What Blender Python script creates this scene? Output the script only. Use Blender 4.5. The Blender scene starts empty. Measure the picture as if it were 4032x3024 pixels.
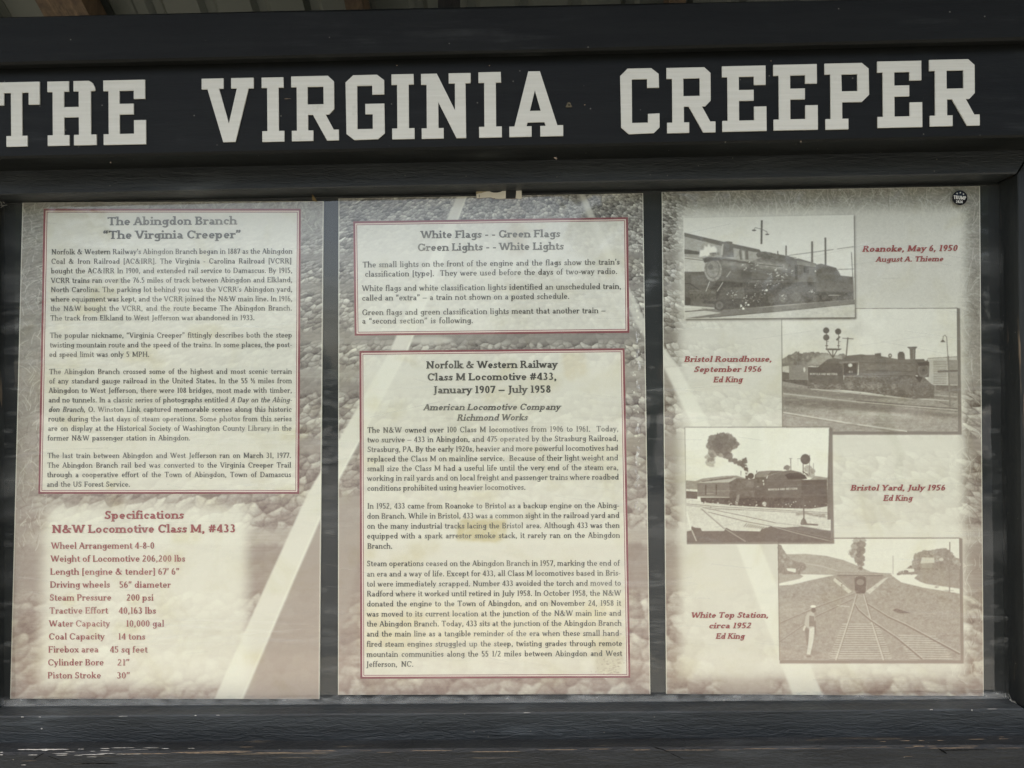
import bpy, bmesh, math, random
import numpy as np
from mathutils import Vector, Matrix
from mathutils.geometry import tessellate_polygon

random.seed(7)
RNG = np.random.default_rng(11)
S = bpy.context.scene
C = S.collection

# ------------------------------------------------------------------ camera, sky, sun, exposure
FPX, CX, CY = 3028.0, 2016.0, 1512.0            # focal length and centre, in pixels of the 4032 x 3024 photograph
CAM = Vector((0.0, -1.514, 1.50))
PITCH, YAW, ROLL = math.radians(1.7), math.radians(1.2), math.radians(0.45)
cam_d = bpy.data.cameras.new('camera')
cam_d.sensor_width = 36.0
cam_d.lens = 36.0 * FPX / 4032.0
cam_d.clip_end = 500.0
cam_d.clip_start = 0.02
cam = bpy.data.objects.new('camera', cam_d)
C.objects.link(cam)
cam_rot = Matrix.Rotation(YAW, 4, 'Z') @ Matrix.Rotation(math.pi / 2 + PITCH, 4, 'X') @ Matrix.Rotation(-ROLL, 4, 'Z')
cam.matrix_world = Matrix.Translation(CAM) @ cam_rot
S.camera = cam

SUN_EL, SUN_AZ = math.radians(72), math.radians(198)   # high sun: the roof shades the whole board, the ground before it is lit
world = bpy.data.worlds.new('World')
S.world = world
world.use_nodes = True
wn = world.node_tree
for n in list(wn.nodes):
    wn.nodes.remove(n)
sky = wn.nodes.new('ShaderNodeTexSky')
sky.sky_type = 'NISHITA'
sky.sun_disc = False
sky.sun_elevation = SUN_EL
sky.sun_rotation = SUN_AZ
sky.air_density = 1.3
sky.dust_density = 6.0
sky.ozone_density = 0.8
bg = wn.nodes.new('ShaderNodeBackground')
bg.inputs['Strength'].default_value = 0.15
wo = wn.nodes.new('ShaderNodeOutputWorld')
wn.links.new(sky.outputs[0], bg.inputs[0])
wn.links.new(bg.outputs[0], wo.inputs[0])

sun_d = bpy.data.lights.new('sun', 'SUN')
sun_d.energy = 3.0
sun_d.angle = math.radians(0.6)
sun_d.color = (1.0, 0.95, 0.87)
sun = bpy.data.objects.new('sun', sun_d)
C.objects.link(sun)
sd = Vector((math.sin(SUN_AZ) * math.cos(SUN_EL), math.cos(SUN_AZ) * math.cos(SUN_EL), math.sin(SUN_EL)))
sun.rotation_euler = sd.to_track_quat('Z', 'Y').to_euler()
sun.location = (2, 5, 6)

S.view_settings.view_transform = 'Standard'
S.view_settings.look = 'None'
S.view_settings.gamma = 1.0
S.view_settings.exposure = 1.44
S.render.engine = 'CYCLES'
S.cycles.max_bounces = 8
S.cycles.transparent_max_bounces = 12
S.cycles.caustics_reflective = False
S.cycles.use_denoising = True

# ------------------------------------------------------------------ geometry helpers
R3 = np.array(cam_rot.to_3x3())


def rays(px, Y):
    """points of the place that lie at depth Y, for pixels of the photograph: (n,2) -> (n,3)"""
    px = np.asarray(px, float).reshape(-1, 2)
    d = np.stack([(px[:, 0] - CX) / FPX, -(px[:, 1] - CY) / FPX, -np.ones(len(px))], 1) @ R3.T
    t = (np.asarray(Y, float) - CAM.y) / d[:, 1]
    return np.array(CAM) + d * t[:, None]


def at(x, y, Y=0.0):
    return Vector(rays([(x, y)], Y)[0])


def empty(name, loc, label=None, cat=None, group=None):
    o = bpy.data.objects.new(name, None)
    o.empty_display_size = 0.05
    o.location = loc
    C.objects.link(o)
    tag(o, label, cat, group)
    return o


def tag(o, label=None, cat=None, group=None, kind=None):
    if label: o['label'] = label
    if cat: o['category'] = cat
    if group: o['group'] = group
    if kind: o['kind'] = kind
    return o


def mesh_obj(name, verts, faces, mat, parent=None, smooth=False, uvs=None):
    me = bpy.data.meshes.new(name)
    me.from_pydata([tuple(map(float, v)) for v in verts], [], faces)
    if uvs is not None:
        ul = me.uv_layers.new(name='uv')
        li = np.empty(len(me.loops), np.int32)
        me.loops.foreach_get('vertex_index', li)
        ul.data.foreach_set('uv', np.asarray(uvs, np.float32)[li].ravel())
    me.materials.append(mat)
    if smooth:
        me.polygons.foreach_set('use_smooth', [True] * len(me.polygons))
    me.update()
    o = bpy.data.objects.new(name, me)
    C.objects.link(o)
    if parent is not None:
        # keep world coordinates: origin of the part follows its thing
        off = parent.matrix_world.translation if parent.parent is None else Vector(world_loc(parent))
        off = Vector(world_loc(parent))
        me.transform(Matrix.Translation(-off))
        o.parent = parent
    return o


def world_loc(o):
    v = Vector(o.location)
    while o.parent is not None:
        o = o.parent
        v += Vector(o.location)
    return v


def recenter(o):
    """move a top-level mesh's origin to the middle of its base"""
    me = o.data
    co = np.empty(len(me.vertices) * 3, np.float32)
    me.vertices.foreach_get('co', co)
    co = co.reshape(-1, 3)
    c = Vector(((co[:, 0].min() + co[:, 0].max()) / 2, (co[:, 1].min() + co[:, 1].max()) / 2, co[:, 2].min()))
    me.transform(Matrix.Translation(-c))
    o.location = c
    return o


def box(name, x0, x1, y0, y1, z0, z1, mat, parent=None):
    v = [(x, y, z) for x in (x0, x1) for y in (y0, y1) for z in (z0, z1)]
    f = [(0, 1, 3, 2), (4, 6, 7, 5), (0, 4, 5, 1), (2, 3, 7, 6), (0, 2, 6, 4), (1, 5, 7, 3)]
    return mesh_obj(name, v, f, mat, parent)


def ordered(quad, Y):
    return [at(x, y, Y) for x, y in quad]


def board(name, quad, Yf, Yb, mat, parent, n=48, cham=0.002, rough=0.0005, seed=1):
    """a sawn board: quad = (start-a, end-a, end-b, start-b) in pixels on its front face; runs from start to end"""
    rg = np.random.default_rng(seed)
    A0, A1, B1, B0 = ordered(quad, Yf)
    wav = np.zeros((8, n + 1))
    for k in range(8):
        for f, a in ((3, 1.0), (9, 0.7), (23, 0.6), (47, 0.5)):
            wav[k] += a * np.interp(np.linspace(0, 1, n + 1), np.linspace(0, 1, f), rg.uniform(-1, 1, f))
    verts = []
    dY = Yb - Yf
    for i in range(n + 1):
        t = i / n
        a = A0.lerp(A1, t)
        b = B0.lerp(B1, t)
        u = (b - a)
        L = u.length
        u = u / L
        dv = Vector((0, 1, 0))
        prof = [(cham, 0), (L - cham, 0), (L, cham), (L, dY - cham), (L - cham, dY), (cham, dY), (0, dY - cham), (0, cham)]
        for k, (p, q) in enumerate(prof):
            j = wav[k, i] * rough
            verts.append(a + u * (p + (j if k in (0, 7) else -j * .7)) + dv * (q + abs(j) * (1 if k in (0, 1) else 0)))
    faces = []
    for i in range(n):
        for k in range(8):
            k2 = (k + 1) % 8
            faces.append((i * 8 + k, i * 8 + k2, (i + 1) * 8 + k2, (i + 1) * 8 + k))
    faces.append(tuple(range(7, -1, -1)))
    faces.append(tuple(n * 8 + k for k in range(8)))
    o = mesh_obj(name, verts, faces, mat, parent)
    fix_normals(o)
    return o


def fix_normals(o):
    bm = bmesh.new()
    bm.from_mesh(o.data)
    bmesh.ops.recalc_face_normals(bm, faces=bm.faces)
    bm.to_mesh(o.data)
    bm.free()


def prism(name, loops, Yf, Yb, mat, parent=None, pxfun=None):
    """flat shape cut from sheet: pixel loops (outer first, holes after) given thickness Yf..Yb"""
    tri = tessellate_polygon([[Vector((x, y, 0)) for x, y in l] for l in loops])
    flat = [p for l in loops for p in l]
    if pxfun: flat = [pxfun(p) for p in flat]
    n = len(flat)
    F = rays(flat, Yf)
    B = F.copy()
    B[:, 1] = Yb
    faces = [tuple(t) for t in tri] + [tuple(i + n for i in reversed(t)) for t in tri]
    s = 0
    for l in loops:
        m = len(l)
        for i in range(m):
            j = (i + 1) % m
            faces.append((s + i, s + j, n + s + j, n + s + i))
        s += m
    o = mesh_obj(name, list(F) + list(B), faces, mat, parent)
    fix_normals(o)
    return o


# ------------------------------------------------------------------ node materials
def lin(c):
    return tuple(((v / 255.0) / 12.92 if v / 255.0 <= .04045 else ((v / 255.0 + .055) / 1.055) ** 2.4) for v in c)


def new_mat(name):
    m = bpy.data.materials.new(name)
    m.use_nodes = True
    nt = m.node_tree
    b = nt.nodes['Principled BSDF']
    return m, nt, b


def N(nt, t, **kw):
    n = nt.nodes.new(t)
    for k, v in kw.items():
        if k in n.inputs.keys():
            n.inputs[k].default_value = v
        else:
            setattr(n, k, v)
    return n


def mixc(nt, fac, a, b):
    m = nt.nodes.new('ShaderNodeMix')
    m.data_type = 'RGBA'
    for sock, v in ((m.inputs[0], fac), (m.inputs[6], a), (m.inputs[7], b)):
        if isinstance(v, (int, float)): sock.default_value = v
        elif isinstance(v, tuple): sock.default_value = (*v[:3], 1)
        else: nt.links.new(v, sock)
    return m.outputs[2]


def ramp(nt, src, p0, p1):
    r = nt.nodes.new('ShaderNodeMapRange')
    r.interpolation_type = 'SMOOTHSTEP'
    r.inputs['From Min'].default_value = p0
    r.inputs['From Max'].default_value = p1
    nt.links.new(src, r.inputs['Value'])
    return r.outputs[0]


def noise(nt, vec, scale, detail=4, rough=.55, dist=0.0):
    n = nt.nodes.new('ShaderNodeTexNoise')
    n.inputs['Scale'].default_value = scale
    n.inputs['Detail'].default_value = detail
    n.inputs['Roughness'].default_value = rough
    n.inputs['Distortion'].default_value = dist
    nt.links.new(vec, n.inputs['Vector'])
    return n.outputs[0]


def mapping(nt, scale, loc=(0, 0, 0)):
    g = nt.nodes.new('ShaderNodeNewGeometry')
    mp = nt.nodes.new('ShaderNodeMapping')
    mp.inputs['Scale'].default_value = scale
    mp.inputs['Location'].default_value = loc
    nt.links.new(g.outputs['Position'], mp.inputs['Vector'])
    return mp.outputs[0]


def wood(name, dark, light, grain='x', bump=.35, wear=.0, wearcol=(.16, .12, .08), seed=0., rough=.62, ridges=1.0, spec=.33):
    m, nt, b = new_mat(name)
    sc = (4.5, 40, 48) if grain == 'x' else (48, 40, 4.5)
    v = mapping(nt, sc, (seed, seed * 1.7, seed * .3))
    v2 = mapping(nt, (1, 1, 1), (seed, seed, seed))
    sc3 = (48, 60, 230) if grain == 'x' else (230, 60, 48)
    v3 = mapping(nt, sc3, (seed * 2, 0, 0))
    g1 = noise(nt, v, 1.0, 5, .6, .4)
    g2 = noise(nt, v2, 5.0, 5, .6)
    g3 = noise(nt, v3, 1.0, 3, .5, .8)
    c = mixc(nt, ramp(nt, g1, .3, .72), dark, light)
    vd = mapping(nt, (3.5, 9, 42) if grain == 'x' else (42, 9, 3.5), (seed * 5, 2, seed))
    gd = noise(nt, vd, 1.0, 6, .7, .2)
    md = N(nt, 'ShaderNodeMath', operation='MULTIPLY')
    nt.links.new(ramp(nt, g2, .46, .72), md.inputs[0])
    nt.links.new(ramp(nt, gd, .48, .74), md.inputs[1])
    dust = mixc(nt, md.outputs[0], c, tuple(x * 2.2 + .012 for x in light))
    out = dust
    if wear > 0:
        sc4 = (4, 60, 160) if grain == 'x' else (160, 60, 4)
        v4 = mapping(nt, sc4, (seed * 3, 1, 2))
        w = noise(nt, v4, 1.0, 4, .6, .3)
        mul = N(nt, 'ShaderNodeMath', operation='MULTIPLY')
        nt.links.new(ramp(nt, w, .66 - wear * .12, .70 - wear * .1), mul.inputs[0])
        nt.links.new(ramp(nt, g2, .42, .6), mul.inputs[1])
        out = mixc(nt, mul.outputs[0], out, wearcol)
    # small pale specks and scuffs
    v5 = mapping(nt, (60, 60, 60), (seed, 3, 1))
    vor = nt.nodes.new('ShaderNodeTexVoronoi')
    vor.inputs['Scale'].default_value = .55
    nt.links.new(v5, vor.inputs['Vector'])
    sp = ramp(nt, vor.outputs['Distance'], .055, .03)
    out = mixc(nt, sp, out, (.10, .095, .08))
    nt.links.new(out, b.inputs['Base Color'])
    b.inputs['Roughness'].default_value = rough
    b.inputs['Specular IOR Level'].default_value = spec
    add = N(nt, 'ShaderNodeMath', operation='MULTIPLY_ADD')
    nt.links.new(g3, add.inputs[0])
    add.inputs[1].default_value = ridges
    nt.links.new(g1, add.inputs[2])
    bp = nt.nodes.new('ShaderNodeBump')
    bp.inputs['Strength'].default_value = bump
    bp.inputs['Distance'].default_value = .0022
    nt.links.new(add.outputs[0], bp.inputs['Height'])
    nt.links.new(bp.outputs[0], b.inputs['Normal'])
    return m


def plain(name, col, rough=.6, spec=.3, var=.12, scale=30., metallic=0.):
    m, nt, b = new_mat(name)
    v = mapping(nt, (1, 1, 1))
    f = noise(nt, v, scale, 4)
    c = mixc(nt, f, tuple(x * (1 - var) for x in col), tuple(min(1, x * (1 + var)) for x in col))
    nt.links.new(c, b.inputs['Base Color'])
    b.inputs['Roughness'].default_value = rough
    b.inputs['Specular IOR Level'].default_value = spec
    b.inputs['Metallic'].default_value = metallic
    return m


def ink(name, col, paper, fade=.35):
    """printing ink that has washed out in patches"""
    m, nt, b = new_mat(name)
    v = mapping(nt, (5, 5, 9), (2.3, 0, 5.1))
    f = noise(nt, v, 1.0, 5, .6, 1.0)
    v2 = mapping(nt, (260, 260, 260))
    g = noise(nt, v2, 1.0, 2)
    f1 = ramp(nt, f, .42, .75)
    mul = N(nt, 'ShaderNodeMath', operation='MULTIPLY_ADD')
    nt.links.new(f1, mul.inputs[0])
    mul.inputs[1].default_value = fade
    mul2 = N(nt, 'ShaderNodeMath', operation='MULTIPLY')
    nt.links.new(g, mul2.inputs[0])
    mul2.inputs[1].default_value = .16
    nt.links.new(mul2.outputs[0], mul.inputs[2])
    c = mixc(nt, mul.outputs[0], col, paper)
    nt.links.new(c, b.inputs['Base Color'])
    b.inputs['Roughness'].default_value = .6
    b.inputs['Specular IOR Level'].default_value = .25
    return m


def print_mat(name, img):
    m, nt, b = new_mat(name)
    t = nt.nodes.new('ShaderNodeTexImage')
    t.image = img
    t.interpolation = 'Cubic'
    v = mapping(nt, (1, 1, 1))
    st = noise(nt, v, 9.0, 5, .62, .6)
    fine = noise(nt, v, 420.0, 2)
    # faint water staining and paper grain
    c = mixc(nt, ramp(nt, st, .52, .72), t.outputs[0], t.outputs[0])
    mul = nt.nodes.new('ShaderNodeMix')
    mul.data_type = 'RGBA'
    mul.blend_type = 'MULTIPLY'
    mul.inputs[0].default_value = 1.0
    nt.links.new(c, mul.inputs[6])
    s1 = mixc(nt, ramp(nt, st, .48, .75), (1, 1, 1), (.93, .915, .84))
    nt.links.new(s1, mul.inputs[7])
    mul2 = nt.nodes.new('ShaderNodeMix')
    mul2.data_type = 'RGBA'
    mul2.blend_type = 'MULTIPLY'
    mul2.inputs[0].default_value = 1.0
    nt.links.new(mul.outputs[2], mul2.inputs[6])
    s2 = mixc(nt, fine, (.95, .95, .95), (1.05, 1.05, 1.05))
    nt.links.new(s2, mul2.inputs[7])
    nt.links.new(mul2.outputs[2], b.inputs['Base Color'])
    b.inputs['Roughness'].default_value = .5
    b.inputs['Specular IOR Level'].default_value = .25
    return m


# ------------------------------------------------------------------ computed prints (tone 0 dark .. 1 paper)
def up(a, h, w):
    """smooth resize of a small grid"""
    gh, gw = a.shape
    y = np.linspace(0, gh - 1.001, h)
    x = np.linspace(0, gw - 1.001, w)
    yi = y.astype(int); xi = x.astype(int)
    fy = y - yi; fx = x - xi
    fy = fy * fy * (3 - 2 * fy); fx = fx * fx * (3 - 2 * fx)
    r0 = a[yi][:, xi] * (1 - fx) + a[yi][:, xi + 1] * fx
    r1 = a[yi + 1][:, xi] * (1 - fx) + a[yi + 1][:, xi + 1] * fx
    return r0 * (1 - fy)[:, None] + r1 * fy[:, None]


def fbm(h, w, sx, sy=None, octs=4, gain=.55):
    sy = sy or sx
    out = np.zeros((h, w)); amp = 1.; tot = 0
    for o in range(octs):
        gh = max(2, int(h / sy) + 2); gw = max(2, int(w / sx) + 2)
        out += amp * up(RNG.random((gh, gw)), h, w)
        tot += amp; amp *= gain
        sx = max(1.0, sx / 2); sy = max(1.0, sy / 2)
    return out / tot - .5


def blur(a, s):
    if s < .3: return a
    r = int(3 * s + 1)
    k = np.exp(-.5 * (np.arange(-r, r + 1) / s) ** 2); k /= k.sum()
    p = np.pad(a, ((r, r), (0, 0)), mode='edge')
    a = sum(k[i] * p[i:i + a.shape[0]] for i in range(2 * r + 1))
    p = np.pad(a, ((0, 0), (r, r)), mode='edge')
    return sum(k[i] * p[:, i:i + a.shape[1]] for i in range(2 * r + 1))


def homog(src, dst):
    A = []
    for (x, y), (u, v) in zip(src, dst):
        A.append([x, y, 1, 0, 0, 0, -u * x, -u * y, -u])
        A.append([0, 0, 0, x, y, 1, -v * x, -v * y, -v])
    _, _, V = np.linalg.svd(np.array(A, float))
    return V[-1].reshape(3, 3)


def apply_h(H, p):
    p = np.asarray(p, float).reshape(-1, 2)
    q = np.c_[p, np.ones(len(p))] @ H.T
    return q[:, :2] / q[:, 2:]


class Print:
    def __init__(s, corners, w, h, tone=.9):
        s.w, s.h = w, h
        s.H = homog(corners, [(0, 0), (w, 0), (w, h), (0, h)])
        s.Hi = np.linalg.inv(s.H)
        s.k = w / (corners[1][0] - corners[0][0])
        s.t = np.full((h, w), float(tone))
        s.xf = lambda p: p
        yy, xx = np.mgrid[0:h, 0:w]
        q = apply_h(s.Hi, np.c_[xx.ravel() + .5, yy.ravel() + .5])
        s.PX = q[:, 0].reshape(h, w); s.PY = q[:, 1].reshape(h, w)

    def crop(s, sc, ox, oy):
        s.sc = sc
        s.xf = lambda p: [(x * sc + ox, y * sc + oy) for x, y in p]

    def poly_mask(s, pts, soft=0.):
        q = apply_h(s.H, s.xf(pts))
        pad = int(3 * soft + 3)
        x0 = max(0, int(q[:, 0].min()) - pad); x1 = min(s.w, int(q[:, 0].max()) + pad + 1)
        y0 = max(0, int(q[:, 1].min()) - pad); y1 = min(s.h, int(q[:, 1].max()) + pad + 1)
        if x1 <= x0 or y1 <= y0: return None
        SS = 3
        xs = x0 + (np.arange((x1 - x0) * SS) + .5) / SS
        ys = y0 + (np.arange((y1 - y0) * SS) + .5) / SS
        m = np.zeros((len(ys), len(xs)), bool)
        n = len(q)
        for i in range(n):
            ax, ay = q[i]; bx, by = q[(i + 1) % n]
            if ay == by: continue
            rows = np.nonzero((ay > ys) != (by > ys))[0]
            if len(rows) == 0: continue
            xc = ax + (ys[rows] - ay) * (bx - ax) / (by - ay)
            m[rows] ^= xs[None, :] < xc[:, None]
        m = m.reshape(y1 - y0, SS, x1 - x0, SS).mean((1, 3))
        if soft: m = blur(m, soft)
        return (slice(y0, y1), slice(x0, x1)), m

    def put(s, r, tone, alpha=1., nz=0., jag=0.):
        if r is None: return
        sl, m = r
        if jag:
            f = fbm(m.shape[0], m.shape[1], jag, jag, 3)
            m = np.clip((blur(m, jag * .35) + f * .9 - .5) * 4 + .5, 0, 1)
        v = tone
        if nz: v = tone + fbm(m.shape[0], m.shape[1], 5, 4, 3, .8) * nz
        a = m * alpha
        s.t[sl] = s.t[sl] * (1 - a) + v * a

    def poly(s, pts, tone, alpha=1., soft=0., nz=0., jag=0.):
        s.put(s.poly_mask(pts, soft), tone, alpha, nz, jag)

    def ell(s, cx, cy, rx, ry, tone, alpha=1., soft=0., nz=0., jag=0.):
        s.poly([(cx + rx * math.cos(a), cy + ry * math.sin(a)) for a in np.linspace(0, 2 * math.pi, 24)[:-1]], tone, alpha, soft, nz, jag)

    def line(s, pts, w, tone, alpha=1., soft=0., w2=None):
        w2 = w2 or w
        L, R = [], []
        n = len(pts)
        for i, (x, y) in enumerate(pts):
            a = pts[max(0, i - 1)]; b = pts[min(n - 1, i + 1)]
            dx, dy = b[0] - a[0], b[1] - a[1]
            l = math.hypot(dx, dy) or 1
            ww = (w + (w2 - w) * i / (n - 1)) / 2
            L.append((x - dy / l * ww, y + dx / l * ww)); R.append((x + dy / l * ww, y - dx / l * ww))
        s.poly(L + R[::-1], tone, alpha, soft)

    tint = None

    def stain(s, pts, col, a, soft=4, jag=12):
        if s.tint is None: s.tint = np.ones((s.h, s.w, 3))
        sl, m = s.poly_mask(pts, soft)
        m = np.clip(m * (1 + 1.4 * fbm(m.shape[0], m.shape[1], jag, jag, 3)), 0, 1)[..., None] * a
        s.tint[sl] *= (1 - m) + m * np.array(col)

    def image(s, name, dark, light):
        """dark/light: lists of (photo y, rgb 0-255)"""
        def col(tab):
            ys = [t[0] for t in tab]
            return np.stack([np.interp(s.PY, ys, [t[1][c] for t in tab]) for c in range(3)], -1)
        D, Lc = col(dark), col(light)
        t = np.clip(s.t, -.1, 1.08)[..., None]
        rgb = (D + (Lc - D) * t) / 255.
        if s.tint is not None: rgb = rgb * s.tint
        rgb = np.clip(rgb, 0, 1)
        im = bpy.data.images.new(name, s.w, s.h)
        px = np.ones((s.h, s.w, 4), np.float32)
        px[..., :3] = rgb[::-1]
        im.pixels.foreach_set(px.ravel())
        im.update()
        im.pack()
        return im


def gravel(P, kscale=.0195):
    """printed photograph of ballast that grows towards the viewer; vanishing point high above the board"""
    s_ = np.maximum(P.PY - 255, 60) * kscale
    u = (P.PX - 2055) / s_ / 1.25
    v = np.log(s_) / kscale * .98
    wob = fbm(P.h, P.w, 30, 20, 3) * .5
    u = u + wob; v = v + fbm(P.h, P.w, 24, 18, 3) * .5
    iu = np.floor(u).astype(int); iv = np.floor(v).astype(int)
    f1 = np.full(u.shape, 9.); f2 = np.full(u.shape, 9.); rnd = np.zeros(u.shape); gx = np.zeros(u.shape); gy = np.zeros(u.shape)
    def hsh(a, b, k):
        x = np.sin(a * 127.1 + b * 311.7 + k * 74.7) * 43758.5453
        return x - np.floor(x)
    for dj in (-1, 0, 1):
        for di in (-1, 0, 1):
            ci, cj = iu + di, iv + dj
            px = ci + hsh(ci, cj, 1) - u; py = cj + hsh(ci, cj, 2) - v
            ang = hsh(ci, cj, 5) * 3.1
            ex = px * np.cos(ang) + py * np.sin(ang); ey = -px * np.sin(ang) + py * np.cos(ang)
            d = np.abs(ex) ** 1.5 * .8 + np.abs(ey) ** 1.5 * 1.3
            nf = d < f1
            f2 = np.where(nf, f1, np.minimum(f2, d))
            rnd = np.where(nf, hsh(ci, cj, 3), rnd)
            gx = np.where(nf, px, gx); gy = np.where(nf, py, gy)
            f1 = np.where(nf, d, f1)
    edge = np.clip((f2 - f1) * 2.6, 0, 1)
    gap = hsh(iu, iv, 9)
    t = .40 + .46 * (rnd - .35) + (gx * .14 + gy * .34)
    t = t * (.58 + .42 * edge) + .05
    near = np.clip((P.PY - 1300) / 1300, 0, 1)
    t = t * (1 - near) + (blur(t, 2.0) * .72 + .17) * near
    t += fbm(P.h, P.w, 4, 3, 2, .8) * .22 * (1 - near * .7) + fbm(P.h, P.w, 8, 6, 3) * .22 + fbm(P.h, P.w, 60, 40, 2) * .22
    return t


def rail_poly(pts):
    return [(c - w / 2, y) for y, c, w in pts] + [(c + w / 2, y) for y, c, w in reversed(pts)]


LR = [(600, 1890, 34), (782, 1815, 42), (1380, 1572, 72), (1950, 1256, 96), (2300, 1100, 104), (2800, 880, 116)]
RR = [(600, 2225, 24), (770, 2292, 28), (855, 2328, 32), (1270, 2522, 46), (1445, 2642, 60), (1680, 2762, 68), (2736, 3180, 118), (2800, 3205, 120)]


def track_bg(P, grass=None):
    P.t = gravel(P)
    def stretchy(sl_y0, sl_y1, tone, a=.9):
        P.poly([(0, sl_y0), (4032, sl_y0 - 10), (4032, sl_y1 - 10), (0, sl_y1)], tone, a, 5)
    # sleepers: smooth blurred bands
    for a, b, t in ((1000, 1030, .42), (1120, 1150, .42), (1305, 1355, .40), (1452, 1500, .55), (1500, 1548, .42), (1730, 1790, .45), (2085, 2150, .62), (2150, 2330, .42)):
        stretchy(a, b, t, .85)
    st = fbm(P.h, P.w, 90, 3, 3)
    P.t += st * .10
    # flat sides of the rails
    P.poly([(1300, 1950), (1258 + 40, 1950), (930, 2800), (1270, 2800), (1480, 1950)], .50, .9, 4)
    P.poly([(1480, 1950), (1270, 2800), (1330, 2800), (1560, 1950)], .40, .5, 8)
    P.poly([(2690, 1700), (3060, 2800), (2860, 2800), (2600, 1700)], .52, .75, 8)
    P.poly(rail_poly(LR[:3]), .88, .95, 1.6)
    P.poly(rail_poly(LR[2:]), .92, 1, 1.8)
    P.line([(c + w * .42, y) for y, c, w in LR], 5, 1.0, .8, 1)
    P.poly(rail_poly(RR[:5]), .86, .85, 2.0)
    P.poly(rail_poly(RR[4:]), .90, .9, 2.4)
    P.line([(c - w * .62, y) for y, c, w in RR], 16, .45, .5, 3)


def fibres(P, x0, x1, y0, y1, n, tone=.85, ln=60, dk=.3):
    for _ in range(n):
        x = random.uniform(x0, x1); y = random.uniform(y0, y1)
        a = random.uniform(-2.4, -.7); l = random.uniform(.4, 1) * ln
        c = random.uniform(-.6, .6)
        pts = [(x + l * t * math.cos(a + c * t), y + l * t * math.sin(a + c * t)) for t in (0, .33, .66, 1)]
        P.line(pts, 4, tone if random.random() > dk else .3, random.uniform(.25, .6), 0, 2)


def soft_rect(P, x0, y0, x1, y1, tone, a, soft, xl=0):
    """vignette window: x0 moves by xl towards the bottom"""
    m = P.poly_mask([(x0, y0), (x1, y0), (x1, y1), (x0 + xl, y1)], soft)
    sl, m = m
    base = P.t[sl]
    tgt = tone + (base - .6) * .16
    P.t[sl] = base * (1 - m * a) + tgt * m * a


# poster corners in the photograph (TL, TR, BR, BL)
Q1 = [(88.6, 798), (1274, 792), (1257.6, 2752.6), (40, 2751)]
Q2 = [(1333, 782), (2532, 761), (2560.8, 2733), (1331, 2736)]
Q3 = [(2606, 756), (3858.6, 733), (3873.4, 2741), (2623.6, 2732)]
BOX1 = [(171.5, 821.5), (1184.8, 821.5), (1178.5, 1945), (150.6, 1945)]
BOX2 = [(1390.5, 871.5), (2472.8, 855), (2478.5, 1310.5), (1396, 1322)]
BOX3 = [(1415, 1381.5), (2459.5, 1371), (2482.5, 2669.5), (1418.5, 2673)]


def inset(q, dx, dy=None):
    dy = dx if dy is None else dy
    return [(q[0][0] + dx, q[0][1] + dy), (q[1][0] - dx, q[1][1] + dy), (q[2][0] - dx, q[2][1] - dy), (q[3][0] + dx, q[3][1] - dy)]


def paper_box(P, q, tone=.93, see=.15):
    r = P.poly_mask(q)
    sl, m = r
    base = blur(P.t[sl], 1.2)
    P.t[sl] = P.t[sl] * (1 - m) + (tone + (base - .62) * see) * m


def edges(P, q):
    P.line([q[0], q[3]], 5, 1.05, .8)
    P.line([q[1], q[2]], 5, 1.05, .8)
    P.line([q[0], q[1]], 3, 1.0, .6)


def blobs(P, lst, tone, jag=9, soft=3, scale=1.):
    for x, y, r, a in lst:
        P.ell(x, y, r, r * .9, tone + random.uniform(-.06, .06), a, soft, .25, jag)


# ---- poster 1
P1 = Print(Q1, 760, 1220)
track_bg(P1)
P1.poly([(0, 780), (1300, 780), (1300, 900), (1240, 960), (900, 900), (400, 900), (160, 1000), (160, 1900), (0, 2300)], .50, .7, 14, .3)
P1.poly([(0, 1200), (170, 1200), (150, 2100), (0, 2800)], .50, .55, 14, .3)
fibres(P1, 60, 190, 830, 2200, 260)
fibres(P1, 700, 1280, 780, 930, 200, .85, 60)
paper_box(P1, BOX1)
soft_rect(P1, 175, 1990, 975, 2700, .96, .97, 13, -25)
edges(P1, Q1)
for _ in range(16):
    x = random.uniform(200, 1150); y = random.uniform(1050, 2600); w_ = random.uniform(30, 160)
    P1.stain([(x, y), (x + w_, y - 10), (x + w_ * .9, y + 40), (x + 10, y + 50)], (.955, .94, .86), .6, 8, 14)
# ---- poster 2
P2 = Print(Q2, 760, 1220)
track_bg(P2)
P2.ell(1690, 1340, 90, 16, .85, .6, 3)
paper_box(P2, BOX2)
paper_box(P2, BOX3)
P2.stain([(1815, 2045), (1995, 2045), (1990, 2110), (1960, 2135), (1800, 2128), (1800, 2080)], (.92, .885, .76), .9, 3)
P2.stain([(1440, 2380), (2440, 2360), (2440, 2560), (1440, 2560)], (1.04, 1.02, .97), .8, 20)
P2.stain([(2330, 2520), (2460, 2500), (2450, 2660), (2350, 2660)], (.90, .88, .82), .6, 5, 6)
P2.stain([(2210, 1385), (2300, 1385), (2310, 1470), (2250, 1500), (2215, 1480)], (.95, .91, .82), .5, 6)
P2.stain([(1995, 790), (2070, 790), (2065, 1000), (2000, 1000)], (.90, .87, .84), .5, 8)
for _ in range(90):
    x = random.gauss(2405, 22); y = random.gauss(2625 - (x - 2405) * .3, 22)
    P2.ell(x, y, random.uniform(1, 7), random.uniform(1, 3), random.choice((1.0, .62, .55)), .6)
for _ in range(60):
    x = random.gauss(2510, 8); y = random.uniform(880, 1850)
    P2.ell(x, y, random.uniform(1, 4), random.uniform(1, 6), 1.05, .7)
edges(P2, Q2)
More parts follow.
